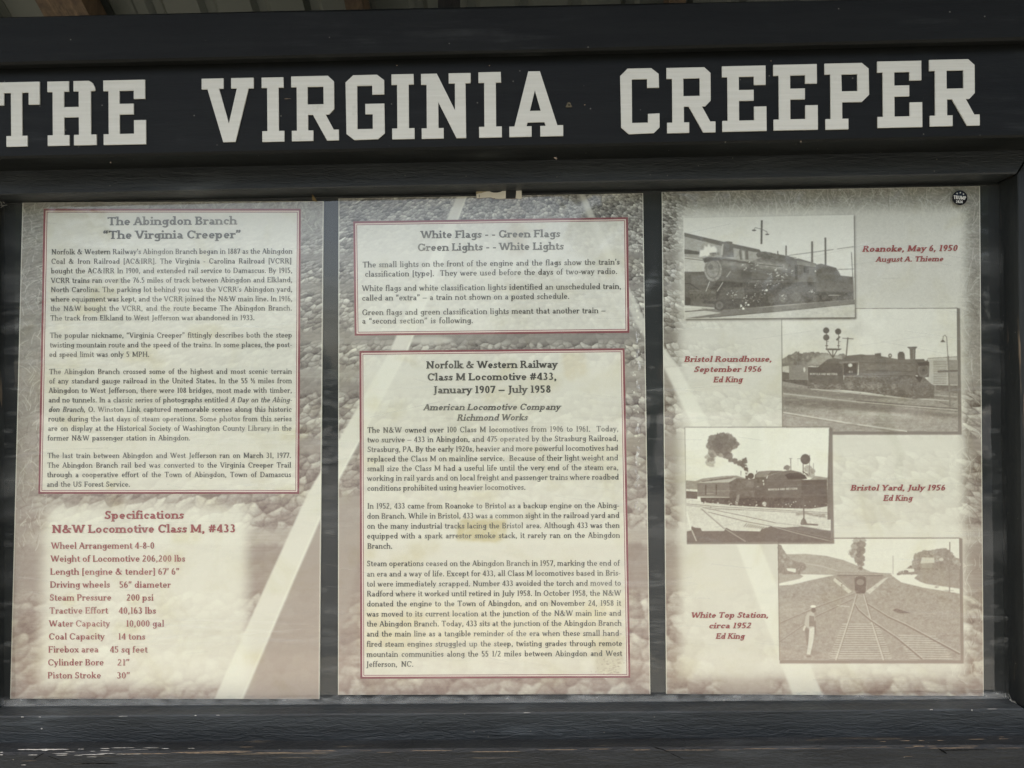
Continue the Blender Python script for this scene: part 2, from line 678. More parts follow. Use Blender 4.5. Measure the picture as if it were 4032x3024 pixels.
for _ in range(14):
    x = random.uniform(1420, 2300); y = random.uniform(1000, 2500); w_ = random.uniform(30, 160)
    P2.stain([(x, y), (x + w_, y - 10), (x + w_ * .9, y + 40), (x + 10, y + 50)], (.96, .945, .88), .6, 8, 14)
# ---- poster 3 with its four printed photographs
P3 = Print(Q3, 860, 1360)
track_bg(P3)
P3.poly([(2560, 700), (3900, 700), (3900, 1500), (3000, 1500), (2760, 900), (2700, 800)], .52, .75, 18, .35)
fibres(P3, 2800, 3880, 740, 900, 380, .8, 80)
fibres(P3, 3740, 3880, 850, 2700, 260, .8, 70)
fibres(P3, 3250, 3780, 850, 1250, 300, .7, 90, 0)
soft_rect(P3, 2672, 822, 3800, 2672, .93, .97, 13)
fibres(P3, 3300, 3780, 840, 1210, 420, .93, 70, 0)
P3.poly([(3240, 800), (3780, 800), (3780, 1210), (3240, 1210)], .72, .40, 20, .2)
P3.poly(rail_poly(RR), 1.0, .38, 5)

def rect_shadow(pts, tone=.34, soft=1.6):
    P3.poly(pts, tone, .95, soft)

def scribble(P, txt, x0, y0, x1, y1, cap, tone, w=3.):
    for pts in word_polys(txt, x0, y0, x1, y1, cap, SANS):
        P.poly(pts, tone)

def canopy(P, top, base, r, tone, n=90):
    """tree masses: clumps of light and dark leaves piled under a ragged top line"""
    xs_ = [p[0] for p in top]; ys_ = [p[1] for p in top]
    for k_ in range(n):
        x = random.uniform(xs_[0], xs_[-1])
        yt = np.interp(x, xs_, ys_)
        f = random.random() ** 1.3
        y = yt + (base - yt) * f + r * .4
        rr = r * random.uniform(.35, 1.0)
        P.ell(x, y, rr, rr * .9, tone + random.uniform(-.14, .12) - .05 * f, .8, .4, .2)

# ------------------------------------------------------------------ lettering: glyphs drawn as pen strokes (units: cap height 70, x-height 46)
class Style:
    def __init__(s, vw, hw, sl, st, slant=0., wide=1.):
        s.vw, s.hw, s.sl, s.st, s.slant, s.wide = vw, hw, sl, st, slant, wide


BODY = Style(12.0, 6.4, 5, 4.6)
BODYI = Style(12.5, 6.6, 3, 4.6, .22, .96)
SLAB = Style(14.0, 11.0, 6.5, 8.5)
SLABI = Style(14.0, 10.5, 6, 8.5, .2)
SANS = Style(16, 14, 0, 0)
HEAVY = Style(20, 15, 0, 0, .0, .72)

# s: stem x y0 y1 foot head (serif: 0 none 1 both 2 left 3 right) | h: bar x0 x1 y align | d: diagonal x0 y0 x1 y1 weight foot head
# a: arc cx cy rx ry a0 a1 (outer radii) | n: arch x0 x1 | u: cup x0 x1 | o: dot x y | t: tick (vertical serif) x y0 y1 | p: free polyline weight pts
G = {
 'a': (46, [('s', 33, 0, 32, 3, 0), ('a', 21, 30, 17, 16, 0, 150), ('a', 20, 13.5, 16, 14, 0, 360)]),
 'b': (52, [('s', 11, 0, 74, 0, 2), ('a', 28, 23, 19, 23.5, -170, 170)]),
 'c': (44, [('a', 25, 23, 20, 23.5, 42, 318), ('t', 38, 29, 42)]),
 'd': (54, [('s', 41, 0, 74, 3, 2), ('a', 24, 23, 19, 23.5, 10, 350)]),
 'e': (47, [('a', 24, 23, 20, 23.5, -2, 316), ('h', 8, 41, 23, 0)]),
 'f': (30, [('s', 13, 0, 58, 1, 0), ('a', 25, 58, 17, 16, 50, 180), ('h', 3, 28, 46, 1)]),
 'g': (50, [('a', 23, 24, 18, 21, 0, 360), ('s', 39, -6, 46, 0, 3), ('a', 24, -7, 20, 15, 190, 360)]),
 'h': (54, [('s', 11, 0, 74, 1, 2), ('n', 11, 42), ('s', 42, 0, 32, 1, 0)]),
 'i': (26, [('s', 13, 0, 46, 1, 2), ('o', 12, 63)]),
 'j': (24, [('s', 14, -10, 46, 0, 2), ('a', 5, -10, 14, 12, 250, 360), ('o', 13, 63)]),
 'k': (52, [('s', 11, 0, 74, 1, 2), ('d', 13, 18, 38, 44, .6, 0, 1), ('d', 22, 27, 44, 2, 1, 1, 0)]),
 'l': (26, [('s', 13, 0, 74, 1, 2)]),
 'm': (80, [('s', 11, 0, 46, 1, 2), ('n', 11, 39), ('s', 39, 0, 32, 1, 0), ('n', 39, 67), ('s', 67, 0, 32, 1, 0)]),
 'n': (54, [('s', 11, 0, 46, 1, 2), ('n', 11, 42), ('s', 42, 0, 32, 1, 0)]),
 'o': (50, [('a', 25, 23, 21, 23.5, 0, 360)]),
 'p': (54, [('s', 11, -22, 46, 1, 2), ('a', 29, 23, 19, 23.5, -170, 170)]),
 'q': (54, [('s', 41, -22, 46, 1, 0), ('a', 24, 23, 19, 23.5, 10, 350)]),
 'r': (38, [('s', 12, 0, 46, 1, 2), ('a', 28, 30, 16, 16, 55, 170), ('t', 34, 31, 42)]),
 's': (38, [('a', 20, 33, 14, 13, 35, 268), ('a', 19, 13.5, 15, 13.5, -145, 88), ('t', 31, 31, 43), ('t', 6, 3, 15)]),
 't': (32, [('s', 14, 9, 60, 0, 0), ('h', 3, 29, 46, 1), ('a', 24, 10, 14.5, 10.5, 180, 320)]),
 'u': (54, [('s', 11, 14, 46, 0, 2), ('u', 11, 41), ('s', 41, 0, 46, 3, 2)]),
 'v': (46, [('d', 7, 44, 22, 1, 1, 0, 1), ('d', 24, 1, 38, 44, .6, 0, 1)]),
 'w': (68, [('d', 7, 44, 21, 1, 1, 0, 1), ('d', 22, 1, 34, 42, .6, 0, 0), ('d', 34, 44, 46, 1, 1, 0, 0), ('d', 47, 1, 60, 44, .6, 0, 1)]),
 'x': (48, [('d', 9, 44, 38, 2, 1, 1, 1), ('d', 9, 2, 37, 44, .6, 1, 1)]),
 'y': (46, [('d', 7, 44, 23, 2, 1, 0, 1), ('d', 12, -20, 38, 44, .6, 0, 1), ('h', 2, 14, -16, 0)]),
 'z': (42, [('h', 5, 37, 46, 1), ('d', 8, 4, 34, 42, .9, 0, 0), ('h', 5, 38, 0, -1)]),
 'A': (62, [('d', 8, 2, 29, 68, .6, 1, 0), ('d', 31, 68, 53, 2, 1, 1, 0), ('h', 17, 44, 24, 0), ('h', 20, 34, 70, 1)]),
 'B': (58, [('s', 14, 0, 70, 2, 2), ('h', 14, 32, 70, 1), ('h', 14, 32, 36, 0), ('h', 14, 34, 0, -1), ('a', 31, 53, 19, 17.5, -90, 90), ('a', 33, 18.5, 21, 19, -90, 90)]),
 'C': (64, [('a', 34, 35, 30, 36, 42, 318), ('t', 57, 45, 66)]),
 'D': (68, [('s', 14, 0, 70, 2, 2), ('h', 14, 34, 70, 1), ('h', 14, 34, 0, -1), ('a', 31, 35, 33, 35, -90, 90)]),
 'E': (56, [('s', 14, 0, 70, 2, 2), ('h', 14, 50, 70, 1), ('h', 14, 40, 36, 0), ('h', 14, 52, 0, -1), ('t', 48, 55, 70), ('t', 50, 0, 17), ('t', 40, 28, 44)]),
 'F': (53, [('s', 14, 0, 70, 1, 2), ('h', 14, 50, 70, 1), ('h', 14, 40, 35, 0), ('t', 48, 55, 70), ('t', 40, 27, 43)]),
 'G': (70, [('a', 34, 35, 30, 36, 42, 325), ('t', 57, 45, 66), ('s', 57, 4, 32, 0, 1)]),
 'H': (70, [('s', 14, 0, 70, 1, 1), ('s', 56, 0, 70, 1, 1), ('h', 14, 56, 36, 0)]),
 'I': (30, [('s', 15, 0, 70, 1, 1)]),
 'J': (36, [('s', 21, 0, 70, 0, 1), ('a', 11, -2, 15, 14, 230, 360)]),
 'K': (64, [('s', 14, 0, 70, 1, 1), ('d', 18, 28, 48, 68, .6, 0, 1), ('d', 28, 40, 54, 2, 1, 1, 0)]),
 'L': (54, [('s', 14, 0, 70, 2, 1), ('h', 14, 50, 0, -1), ('t', 49, 0, 18)]),
 'M': (82, [('s', 14, 0, 70, 1, 0), ('d', 14, 69, 41, 8, 1, 0, 0), ('d', 41, 8, 67, 69, .6, 0, 0), ('s', 68, 0, 70, 1, 0), ('h', 4, 16, 70, 1), ('h', 66, 78, 70, 1)]),
 'N': (70, [('s', 14, 0, 70, 1, 2), ('d', 14, 68, 55, 3, 1, 0, 0), ('s', 56, 0, 70, 0, 1)]),
 'O': (70, [('a', 35, 35, 31, 36, 0, 360)]),
 'P': (54, [('s', 14, 0, 70, 1, 2), ('h', 14, 32, 70, 1), ('h', 14, 32, 30, 0), ('a', 31, 50, 20, 21, -90, 90)]),
 'R': (63, [('s', 14, 0, 70, 1, 2), ('h', 14, 32, 70, 1), ('h', 14, 34, 34, 0), ('a', 31, 52, 20, 18.5, -90, 90), ('d', 34, 34, 52, 2, 1, 1, 0)]),
 'S': (50, [('a', 25, 51, 18, 20, 35, 268), ('a', 25, 20, 20, 20.5, -145, 88), ('t', 41, 50, 68), ('t', 8, 3, 20)]),
 'T': (60, [('s', 30, 0, 70, 1, 0), ('h', 4, 56, 70, 1), ('t', 6, 54, 70), ('t', 54, 54, 70)]),
 'U': (68, [('s', 14, 22, 70, 0, 1), ('a', 34, 22, 25, 23, 180, 360), ('s', 54, 22, 70, 0, 1)]),
 'V': (62, [('d', 8, 68, 30, 2, 1, 0, 1), ('d', 33, 2, 53, 68, .6, 0, 1)]),
 'W': (90, [('d', 8, 68, 27, 2, 1, 0, 1), ('d', 29, 2, 44, 66, .6, 0, 0), ('d', 44, 68, 62, 2, 1, 0, 0), ('d', 64, 2, 82, 68, .6, 0, 1)]),
 'X': (62, [('d', 9, 68, 52, 2, 1, 1, 1), ('d', 9, 2, 52, 68, .6, 1, 1)]),
 'Y': (60, [('d', 8, 68, 29, 32, 1, 0, 1), ('d', 31, 32, 52, 68, .6, 0, 1), ('s', 30, 0, 34, 1, 0)]),
 '0': (46, [('a', 23, 35, 19, 35.5, 0, 360)]),
 '1': (34, [('s', 18, 0, 70, 1, 2)]),
 '2': (46, [('a', 22, 52, 17, 19, -5, 160), ('d', 7, 4, 35, 46, .8, 0, 0), ('h', 5, 41, 0, -1)]),
 '3': (46, [('a', 20, 53, 17, 18, -90, 145), ('a', 20, 19, 20, 19.5, -145, 90)]),
 '4': (48, [('s', 33, 0, 70, 1, 0), ('d', 6, 20, 31, 68, .6, 0, 0), ('h', 4, 44, 18, 0)]),
 '5': (46, [('a', 20, 21, 20, 22, -145, 110), ('h', 11, 38, 70, 1), ('s', 12, 36, 70, 0, 0)]),
 '6': (46, [('a', 23, 21, 19, 22, 0, 360), ('a', 30, 30, 26, 41, 90, 190)]),
 '7': (44, [('h', 5, 40, 70, 1), ('d', 16, 1, 37, 66, 1, 0, 0), ('t', 7, 54, 70)]),
 '8': (46, [('a', 23, 53, 16, 17.5, 0, 360), ('a', 23, 19, 19, 19.5, 0, 360)]),
 '9': (46, [('a', 23, 49, 19, 22, 0, 360), ('a', 16, 40, 26, 41, -90, 10)]),
 '.': (24, [('o', 12, 5)]),
 ',': (24, [('o', 12, 5), ('d', 8, -12, 15, 3, .5, 0, 0)]),
 '-': (32, [('h', 4, 28, 24, 0)]),
 '\u2013': (56, [('h', 3, 53, 25, 0)]),
 '[': (30, [('s', 13, -14, 74, 0, 0), ('h', 12, 26, 74, 1), ('h', 12, 26, -14, -1)]),
 ']': (30, [('s', 17, -14, 74, 0, 0), ('h', 4, 18, 74, 1), ('h', 4, 18, -14, -1)]),
 '\u2019': (20, [('o', 11, 65), ('d', 6, 48, 14, 63, .5, 0, 0)]),
 '\u201c': (38, [('o', 10, 54), ('o', 26, 54), ('d', 7, 56, 14, 72, .5, 0, 0), ('d', 23, 56, 30, 72, .5, 0, 0)]),
 '\u201d': (38, [('o', 11, 65), ('o', 27, 65), ('d', 6, 48, 14, 63, .5, 0, 0), ('d', 22, 48, 30, 63, .5, 0, 0)]),
 '&': (76, [('a', 30, 55, 14, 16, 0, 360), ('a', 28, 19, 24, 20, 60, 300), ('d', 22, 46, 62, 2, 1, 0, 0), ('a', 30, 22, 28, 23, 270, 370), ('h', 48, 70, 42, 1)]),
 '#': (60, [('d', 16, 2, 26, 68, .7, 0, 0), ('d', 34, 2, 44, 68, .7, 0, 0), ('h', 5, 55, 46, 0), ('h', 5, 55, 24, 0)]),
 '/': (36, [('d', 5, -4, 31, 74, .6, 0, 0)]),
 '\u00bd': (60, [('s', 10, 34, 70, 0, 0), ('d', 10, 0, 46, 70, .6, 0, 0), ('a', 46, 26, 10, 11, -5, 170), ('d', 37, 3, 53, 20, .7, 0, 0), ('h', 36, 58, 0, -1)]),
}


def glyph_strokes(ch, st):
    """list of (left points, right points) ribbons"""
    out = []
    vw, hw, sl, sth = st.vw, st.hw, st.sl, st.st
    bigw = 1.0 if not ch.isupper() else 1.06

    def rect(x0, x1, y0, y1):
        out.append(([(x0, y0), (x0, y1)], [(x1, y0), (x1, y1)]))

    def serif(x, y, code, top):
        if not code or sl <= 0: return
        a = x - vw / 2 - (sl if code in (1, 2) else 0)
        b = x + vw / 2 + (sl if code in (1, 3) else 0)
        rect(a, b, y - sth if top else y, y if top else y + sth)

    def arc(cx, cy, rx, ry, a0, a1):
        v = vw * bigw
        n = max(5, int(abs(a1 - a0) / 360 * 18))
        L, R = [], []
        for i in range(n + 1):
            a = math.radians(a0 + (a1 - a0) * i / n)
            c, s_ = math.cos(a), math.sin(a)
            w = hw + (v - hw) * abs(c) ** 1.3
            ox, oy = cx + rx * c, cy + ry * s_
            ix, iy = cx + (rx - w) * c, cy + (ry - w) * s_
            L.append((ox, oy)); R.append((ix, iy))
        out.append((L, R))

    for g in G[ch][1]:
        k = g[0]
        if k == 's':
            _, x, y0, y1, f, h = g
            rect(x - vw * bigw / 2, x + vw * bigw / 2, y0, y1)
            serif(x, y0, f, False); serif(x, y1, h, True)
        elif k == 'h':
            _, x0, x1, y, al = g
            y0 = y - hw if al == 1 else (y if al == -1 else y - hw / 2)
            rect(x0, x1, y0, y0 + hw)
        elif k == 't':
            if st.sl > 0:
                _, x, y0, y1 = g
                w = max(4.5, hw * .95)
                rect(x - w / 2, x + w / 2, y0, y1)
        elif k == 'd':
            _, x0, y0, x1, y1, wt, f, h = g
            w = max(hw * 1.05, vw * wt) * bigw if vw - hw > 4.5 or wt < 1 else vw
            w = w * 1.02
            dy = y1 - y0
            l = math.hypot(x1 - x0, dy)
            ww = w * l / max(abs(dy), 1) / 2 if abs(dy) > abs(x1 - x0) * .5 else w / 2
            ww = min(ww, w)
            out.append(([(x0 - ww, y0), (x1 - ww, y1)], [(x0 + ww, y0), (x1 + ww, y1)]))
            lo, hi = ((x0, y0), (x1, y1)) if y0 < y1 else ((x1, y1), (x0, y0))
            if f and sl > 0: rect(lo[0] - ww - sl * .8, lo[0] + ww + sl * .8, lo[1] - 2, lo[1] - 2 + sth)
            if h and sl > 0: rect(hi[0] - ww - sl * .8, hi[0] + ww + sl * .8, hi[1] + 2 - sth, hi[1] + 2)
        elif k == 'a':
            arc(*g[1:])
        elif k == 'n':
            x0, x1 = g[1], g[2]
            rx = (x1 - x0) / 2 + vw / 2
            arc((x0 + x1) / 2, 30, rx, 16.5, 0, 165)
        elif k == 'u':
            x0, x1 = g[1], g[2]
            rx = (x1 - x0) / 2 + vw / 2
            arc((x0 + x1) / 2, 15, rx, 15.5, 180, 345)
        elif k == 'o':
            r = max(5.2, vw * .58)
            _, x, y = g
            n = 8
            L = [(x + r * math.cos(math.pi * i / n), y + r * math.sin(math.pi * i / n)) for i in range(n + 1)]
            R = [(x + r * math.cos(-math.pi * i / n), y + r * math.sin(-math.pi * i / n)) for i in range(n + 1)]
            out.append((L, R))
    if st.slant:
        out = [([(x + y * st.slant, y) for x, y in L], [(x + y * st.slant, y) for x, y in Rr]) for L, Rr in out]
    return out


_GC = {}
KS = []


def layout(txt, x0, y0, x1, y1, cap, style, kb=None):
    """place a line of type between two baseline points; yields (stroke index, left pts, right pts) in pixels.
    '_'-wrapped runs in the text are set in italics."""
    s = cap / 70.
    glyphs = []
    st = style
    for ch in txt:
        if ch == '_':
            st = BODYI if st is BODY else BODY
            continue
        glyphs.append((ch, st))
    nat_l = sum(G[c][0] * g.wide for c, g in glyphs if c != ' ') * s
    nsp = sum(1 for c, g in glyphs if c == ' ')
    sp0 = 22 * s
    total = math.hypot(x1 - x0, y1 - y0)
    k = total / (nat_l + nsp * sp0)
    KS.append((round(k, 3), txt[:30]))
    if kb: k = min(max(k, kb * .96), kb * 1.04)
    sp = (total - nat_l * k) / nsp if nsp else 0
    if nsp and sp < 9 * s:
        sp = 9 * s
        k = (total - nsp * sp) / nat_l
    ux, uy = (x1 - x0) / total, (y1 - y0) / total
    pos = 0
    res = []
    for c, g in glyphs:
        if c == ' ':
            pos += sp
            continue
        key = (c, id(g))
        if key not in _GC: _GC[key] = glyph_strokes(c, g)
        w = k * g.wide * s
        for i, (L, R) in enumerate(_GC[key]):
            f = lambda p: (x0 + (pos + p[0] * w) * ux + p[1] * s * uy * .3, y0 + (pos + p[0] * w) * uy - p[1] * s)
            res.append((i, [f(p) for p in L], [f(p) for p in R]))
        pos += G[c][0] * w
    return res


def word_polys(txt, x0, y0, x1, y1, cap, style):
    return [L + R[::-1] for i, L, R in layout(txt, x0, y0, x1, y1, cap, style)]


def text_obj(name, lines, cap, style, mat, parent, Y, kb=None, label=None, step=.00002):
    """lettering of one block as one flat mesh; overlapping pen strokes lie a hair in front of each other"""
    pts, Ys, faces = [], [], []
    for ln in lines:
        txt, x0, y0, x1, y1 = ln[:5]
        for i, L, R in layout(txt, x0, y0, x1, y1, cap, style, kb):
            b = len(pts)
            n = len(L)
            pts += L + R
            Ys += [Y - i * step] * (2 * n)
            for j in range(n - 1):
                faces.append((b + j, b + n + j, b + n + j + 1, b + j + 1))
    V = rays(pts, np.array(Ys))
    o = mesh_obj(name, V, faces, mat, parent)
    if label: o['label'] = label
    return o

# ---- first photograph: engine in a yard, three-quarter front
W1 = [(2692, 857), (3362, 845.5), (3366, 1247.5), (2696, 1255)]
W2 = [(3077.5, 1215), (3767.5, 1213.5), (3772, 1698.5), (3081.5, 1698.5)]
W3 = [(2698, 1683), (3266.5, 1683), (3271.5, 2133), (2703, 2136)]
W4 = [(3063.5, 2120.5), (3776.5, 2118.5), (3782, 2600), (3069, 2600)]
WIN = [(.3255, 2680, 830), (.33454, 3070, 1200), (.28931, 2680, 1670), (.34358, 3050, 2100)]

# second photograph lies lowest, then the fourth, the first and the third on top
P = P3
P.crop(*WIN[1])
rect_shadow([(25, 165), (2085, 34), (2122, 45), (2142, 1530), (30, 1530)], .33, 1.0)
P.poly([(22, 45), (2085, 40), (2098, 1490), (35, 1490)], .94, nz=.05)
P.ell(950, 280, 120, 80, .80, .5, 7); P.ell(600, 380, 260, 160, .82, .45, 14); P.ell(1400, 470, 100, 70, .86, .5, 8)
P.poly([(30, 640), (90, 600), (160, 575), (200, 540), (240, 580), (290, 560), (380, 560), (450, 560), (560, 570), (620, 610), (750, 570), (800, 620), (800, 720), (30, 730)], .52, 1, 0, .3, 5)
canopy(P, [(40, 640), (90, 600), (160, 560), (200, 540), (240, 580), (290, 560), (380, 560), (450, 560), (560, 570), (620, 610), (700, 590), (800, 610)], 700, 26, .54, 160)
P.poly([(360, 660), (500, 570), (700, 600), (760, 640), (500, 710), (300, 710)], .68, .9, 2, .12)
P.poly([(1740, 640), (2090, 620), (2095, 945), (1740, 940)], .74, 1, .5, .05)
P.poly([(1990, 650), (2090, 650), (2095, 940), (1990, 940)], .60)
for y in range(665, 935, 20): P.line([(1810, y), (1965, y)], 7, .52)
P.line([(1740, 632), (2092, 612)], 8, .48)
P.poly([(1740, 940), (2095, 948), (2095, 1140), (1600, 1100)], .58, 1, 0, .2)
P.poly([(1840, 945), (2095, 955), (2095, 1045), (1840, 1000)], .42, 1, .5, .3)
P.line([(1800, 1060), (2095, 1085)], 6, .82); P.line([(1800, 1085), (2095, 1110)], 5, .4)
P.poly([(110, 715), (330, 700), (330, 885), (110, 880)], .56, nz=.06)
P.poly([(30, 730), (108, 715), (108, 795), (30, 790)], .8, nz=.2)
P.poly([(30, 790), (110, 800), (110, 880), (30, 880)], .34)
P.ell(290, 765, 12, 30, .85)
P.poly([(30, 880), (330, 885), (330, 960), (30, 910)], .3, nz=.2)
# ground
P.poly([(30, 900), (330, 960), (760, 1020), (1400, 1085), (2095, 1130), (2098, 1490), (35, 1490)], .62, nz=.16)
P.poly([(40, 1085), (900, 1150), (1500, 1230), (2095, 1290), (2095, 1330), (1000, 1250), (40, 1180)], .44, .8, 3, .2)
P.poly([(35, 960), (600, 1020), (1400, 1095), (900, 1120), (40, 1030)], .50, .8, 2, .1)
P.poly([(700, 1230), (1600, 1290), (1500, 1330), (800, 1290)], .82, .6, 5, .2)
P.line([(40, 1045), (900, 1140), (2095, 1240)], 12, .80, .8)
P.line([(900, 1128), (1500, 1180), (2095, 1225)], 14, .36, .9)
P.line([(1000, 1160), (1500, 1205), (2095, 1255)], 8, .36, .7)
P.line([(360, 990), (1400, 1092), (2000, 1130)], 8, .92, .8)
P.line([(40, 1265), (800, 1390), (1500, 1490)], 14, .84, .9)
P.line([(40, 1280), (800, 1408), (1400, 1500)], 6, .4, .7)
for _ in range(260):
    x = random.uniform(40, 2090); y = random.uniform(1040 + x * .05, 1480)
    P.ell(x, y, random.uniform(20, 110), random.uniform(2, 8), random.choice((.46, .52, .72, .78, .66)), .35, 1)
# running gear
P.poly([(330, 905), (750, 925), (760, 840), (1600, 840), (1820, 950), (1820, 1095), (1600, 1110), (1400, 1085), (1000, 1030), (760, 1005), (330, 985)], .40, 1, 0, .5)
for x, y, r in ((1080, 955, 52), (1165, 950, 44), (830, 945, 46), (690, 970, 36), (440, 965, 30), (1340, 960, 34), (980, 950, 30)):
    P.ell(x, y, r, r * .95, .66, .55, 1.5, .5)
for _ in range(160):
    x = random.uniform(340, 1600); y = random.gauss(935 + (x - 340) * .07, 40)
    P.line([(x, y), (x + random.uniform(-40, 40), y + random.uniform(-20, 20))], random.uniform(3, 9), random.choice((.75, .25, .68, .3)), .6)
P.ell(1470, 975, 82, 80, .44, 1, .5, .1); P.ell(1435, 1035, 45, 40, .28, .8, 2)
P.poly([(1590, 880), (1700, 850), (1800, 950), (1820, 1090), (1600, 1100)], .40, 1, 0, .35)
# tender, coal, cab
P.poly([(440, 740), (520, 680), (700, 680), (760, 740)], .26, nz=.12)
P.poly([(510, 685), (560, 645), (640, 628), (720, 640), (770, 690)], .34, nz=.12)
P.poly([(330, 733), (745, 738), (752, 930), (335, 905)], .25, nz=.06)
P.poly([(335, 825), (750, 840), (752, 930), (335, 905)], .33, nz=.06)
P.poly([(930, 650), (1000, 590), (1110, 590), (1390, 640), (1620, 640), (1640, 700), (1640, 830), (930, 832)], .40, 1, .3, .14)
P.line([(940, 680), (1620, 690)], 6, .25); P.line([(1020, 775), (1400, 780), (1600, 790)], 8, .28)
P.poly([(1010, 700), (1320, 705), (1320, 760), (1010, 760)], .5, .6, 2, .2)
P.poly([(700, 665), (790, 600), (960, 583), (1010, 590), (930, 655), (915, 825), (750, 830), (745, 690), (700, 690)], .34, nz=.06)
P.poly([(700, 668), (930, 660), (925, 680), (700, 692)], .52)
P.poly([(755, 690), (905, 690), (905, 825), (755, 825)], .18); P.ell(830, 712, 26, 22, .9, 1, .5, .4)
P.poly([(1390, 650), (1388, 580), (1410, 553), (1450, 553), (1470, 578), (1476, 650)], .30)
P.poly([(1120, 605), (1120, 575), (1190, 568), (1195, 610)], .34)
P.ell(1300, 600, 22, 26, .35); P.ell(1300, 598, 10, 12, .8)
P.poly([(1503, 500), (1618, 498), (1600, 522), (1595, 640), (1535, 640), (1530, 525)], .40); P.line([(1575, 525), (1575, 640)], 12, .55)
P.line([(1503, 500), (1618, 498)], 8, .2)
P.poly([(1600, 640), (1735, 640), (1762, 690), (1755, 850), (1640, 860), (1600, 800)], .32)
P.ell(1690, 770, 66, 88, .48, nz=.1); P.ell(1695, 770, 48, 62, .36); P.ell(1692, 770, 18, 16, .2)
P.poly([(1615, 680), (1760, 670), (1750, 715), (1640, 720)], .15)
P.ell(1718, 640, 17, 20, .95)
P.line([(760, 832), (1600, 836)], 9, .2)
P.poly([(1590, 840), (1685, 850), (1650, 922)], .16)
# signals, poles, lamp
P.line([(553, 340), (553, 515)], 9, .3); P.line([(693, 345), (693, 515)], 9, .3)
for cx, cy in ((547, 303), (548, 385), (688, 315)): P.ell(cx, cy, 36, 36, .24)
P.poly([(660, 412), (700, 368), (716, 380), (678, 424)], .26)
for cx in (553, 693): P.line([(cx - 16, 482), (cx + 16, 482)], 10, .35); P.line([(cx - 4, 435), (cx + 26, 432)], 5, .4)
P.poly([(540, 514), (735, 517), (700, 537), (545, 533)], .28)
P.line([(565, 535), (625, 620)], 11, .3); P.line([(675, 535), (628, 620)], 11, .3); P.line([(625, 530), (625, 625)], 12, .3)
P.line([(803, 385), (783, 605)], 15, .42); P.line([(735, 393), (870, 402)], 9, .42)
P.line([(224, 550), (222, 700)], 9, .4)
P.poly([(1888, 440), (1915, 412), (1925, 412), (1952, 440)], .34)
P.line([(1920, 415), (1925, 370), (1945, 358), (1965, 380), (1982, 640)], 8, .42)
P.line([(1982, 600), (2005, 1185)], 20, .52); P.line([(1860, 785), (2095, 778)], 22, .36)
P.line([(1880, 1140), (2005, 1190), (2060, 1160)], 6, .4)
scribble(P, 'NORFOLK AND WESTERN', 355, 826, 680, 829, 24, .9)
scribble(P, '433', 812, 800, 860, 801, 22, .9)

# ---- fourth photograph: engine under a bridge, man by the track
P.crop(*WIN[3])
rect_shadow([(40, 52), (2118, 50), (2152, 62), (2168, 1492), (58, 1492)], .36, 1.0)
P.poly([(40, 60), (2115, 58), (2130, 1455), (55, 1455)], .97, nz=.04)
P.poly([(40, 240), (200, 240), (350, 235), (600, 260), (800, 310), (950, 370), (1100, 440), (1340, 470), (1340, 540), (40, 600)], .64, nz=.08)
P.line([(330, 340), (560, 380), (720, 430)], 8, .8, .7)
P.poly([(40, 120), (80, 140), (110, 200), (140, 260), (220, 320), (350, 340), (360, 400), (290, 470), (100, 470), (40, 450)], .50, 1, 0, .25, 6)
canopy(P, [(45, 110), (90, 150), (120, 230), (180, 290), (240, 330), (350, 345)], 440, 26, .58, 110)
P.poly([(135, 400), (245, 405), (240, 450), (150, 430)], .95); P.line([(100, 350), (120, 470)], 12, .45); P.line([(310, 370), (275, 470)], 14, .42)
P.poly([(40, 590), (400, 530), (700, 478), (1340, 478), (1450, 560), (1700, 620), (2120, 690), (2130, 1455), (55, 1455)], .60, nz=.16)
P.poly([(60, 760), (500, 800), (420, 900), (60, 1000)], .66, .6, 8, .2)
P.poly([(1500, 460), (1640, 405), (2120, 400), (2120, 640), (1800, 600), (1620, 540), (1580, 505), (1640, 470)], .57, nz=.14)
P.poly([(1380, 470), (1460, 430), (1560, 370), (1640, 420), (1640, 472)], .52, 1, 0, .2, 5)
P.poly([(1570, 370), (1600, 240), (1690, 205), (1780, 200), (1860, 175), (1980, 175), (2050, 275), (2115, 290), (2120, 425), (1640, 425)], .56, 1, 0, .25, 6)
canopy(P, [(1575, 370), (1600, 250), (1690, 205), (1780, 200), (1860, 175), (1980, 175), (2050, 265), (2112, 285)], 400, 30, .58, 190)
canopy(P, [(1400, 450), (1460, 430), (1560, 370), (1640, 400)], 465, 18, .5, 40)
P.poly([(1690, 275), (1830, 280), (1832, 340), (1670, 345)], .84); P.ell(1910, 300, 26, 18, .8); P.poly([(1680, 345), (1810, 345), (1800, 400), (1690, 400)], .62)
P.poly([(1465, 400), (1600, 408), (1600, 440), (1470, 450)], .94); P.ell(1505, 438, 30, 16, .42)
P.poly([(50, 600), (50, 575), (290, 520), (330, 492), (290, 468), (560, 475), (690, 478), (400, 540), (200, 590)], .98, 1, .6)
P.poly([(1340, 480), (1640, 475), (1600, 515), (1700, 575), (2120, 635), (2120, 690), (1700, 620), (1450, 560)], .98, 1, .6)
P.line([(720, 482), (1240, 486)], 13, .33); P.line([(720, 447), (1340, 462)], 6, .5)
for x in range(730, 1340, 45): P.line([(x, 446 + (x - 730) * .02), (x, 482)], 4, .55)
P.poly([(725, 490), (910, 490), (910, 640), (880, 650)], .50, .8, 1); P.poly([(1060, 490), (1250, 490), (1060, 670)], .52, .8, 1)
P.poly([(690, 510), (890, 655), (850, 690), (670, 540)], .84, 1, .5, .2); P.line([(700, 512), (885, 660)], 6, .5)
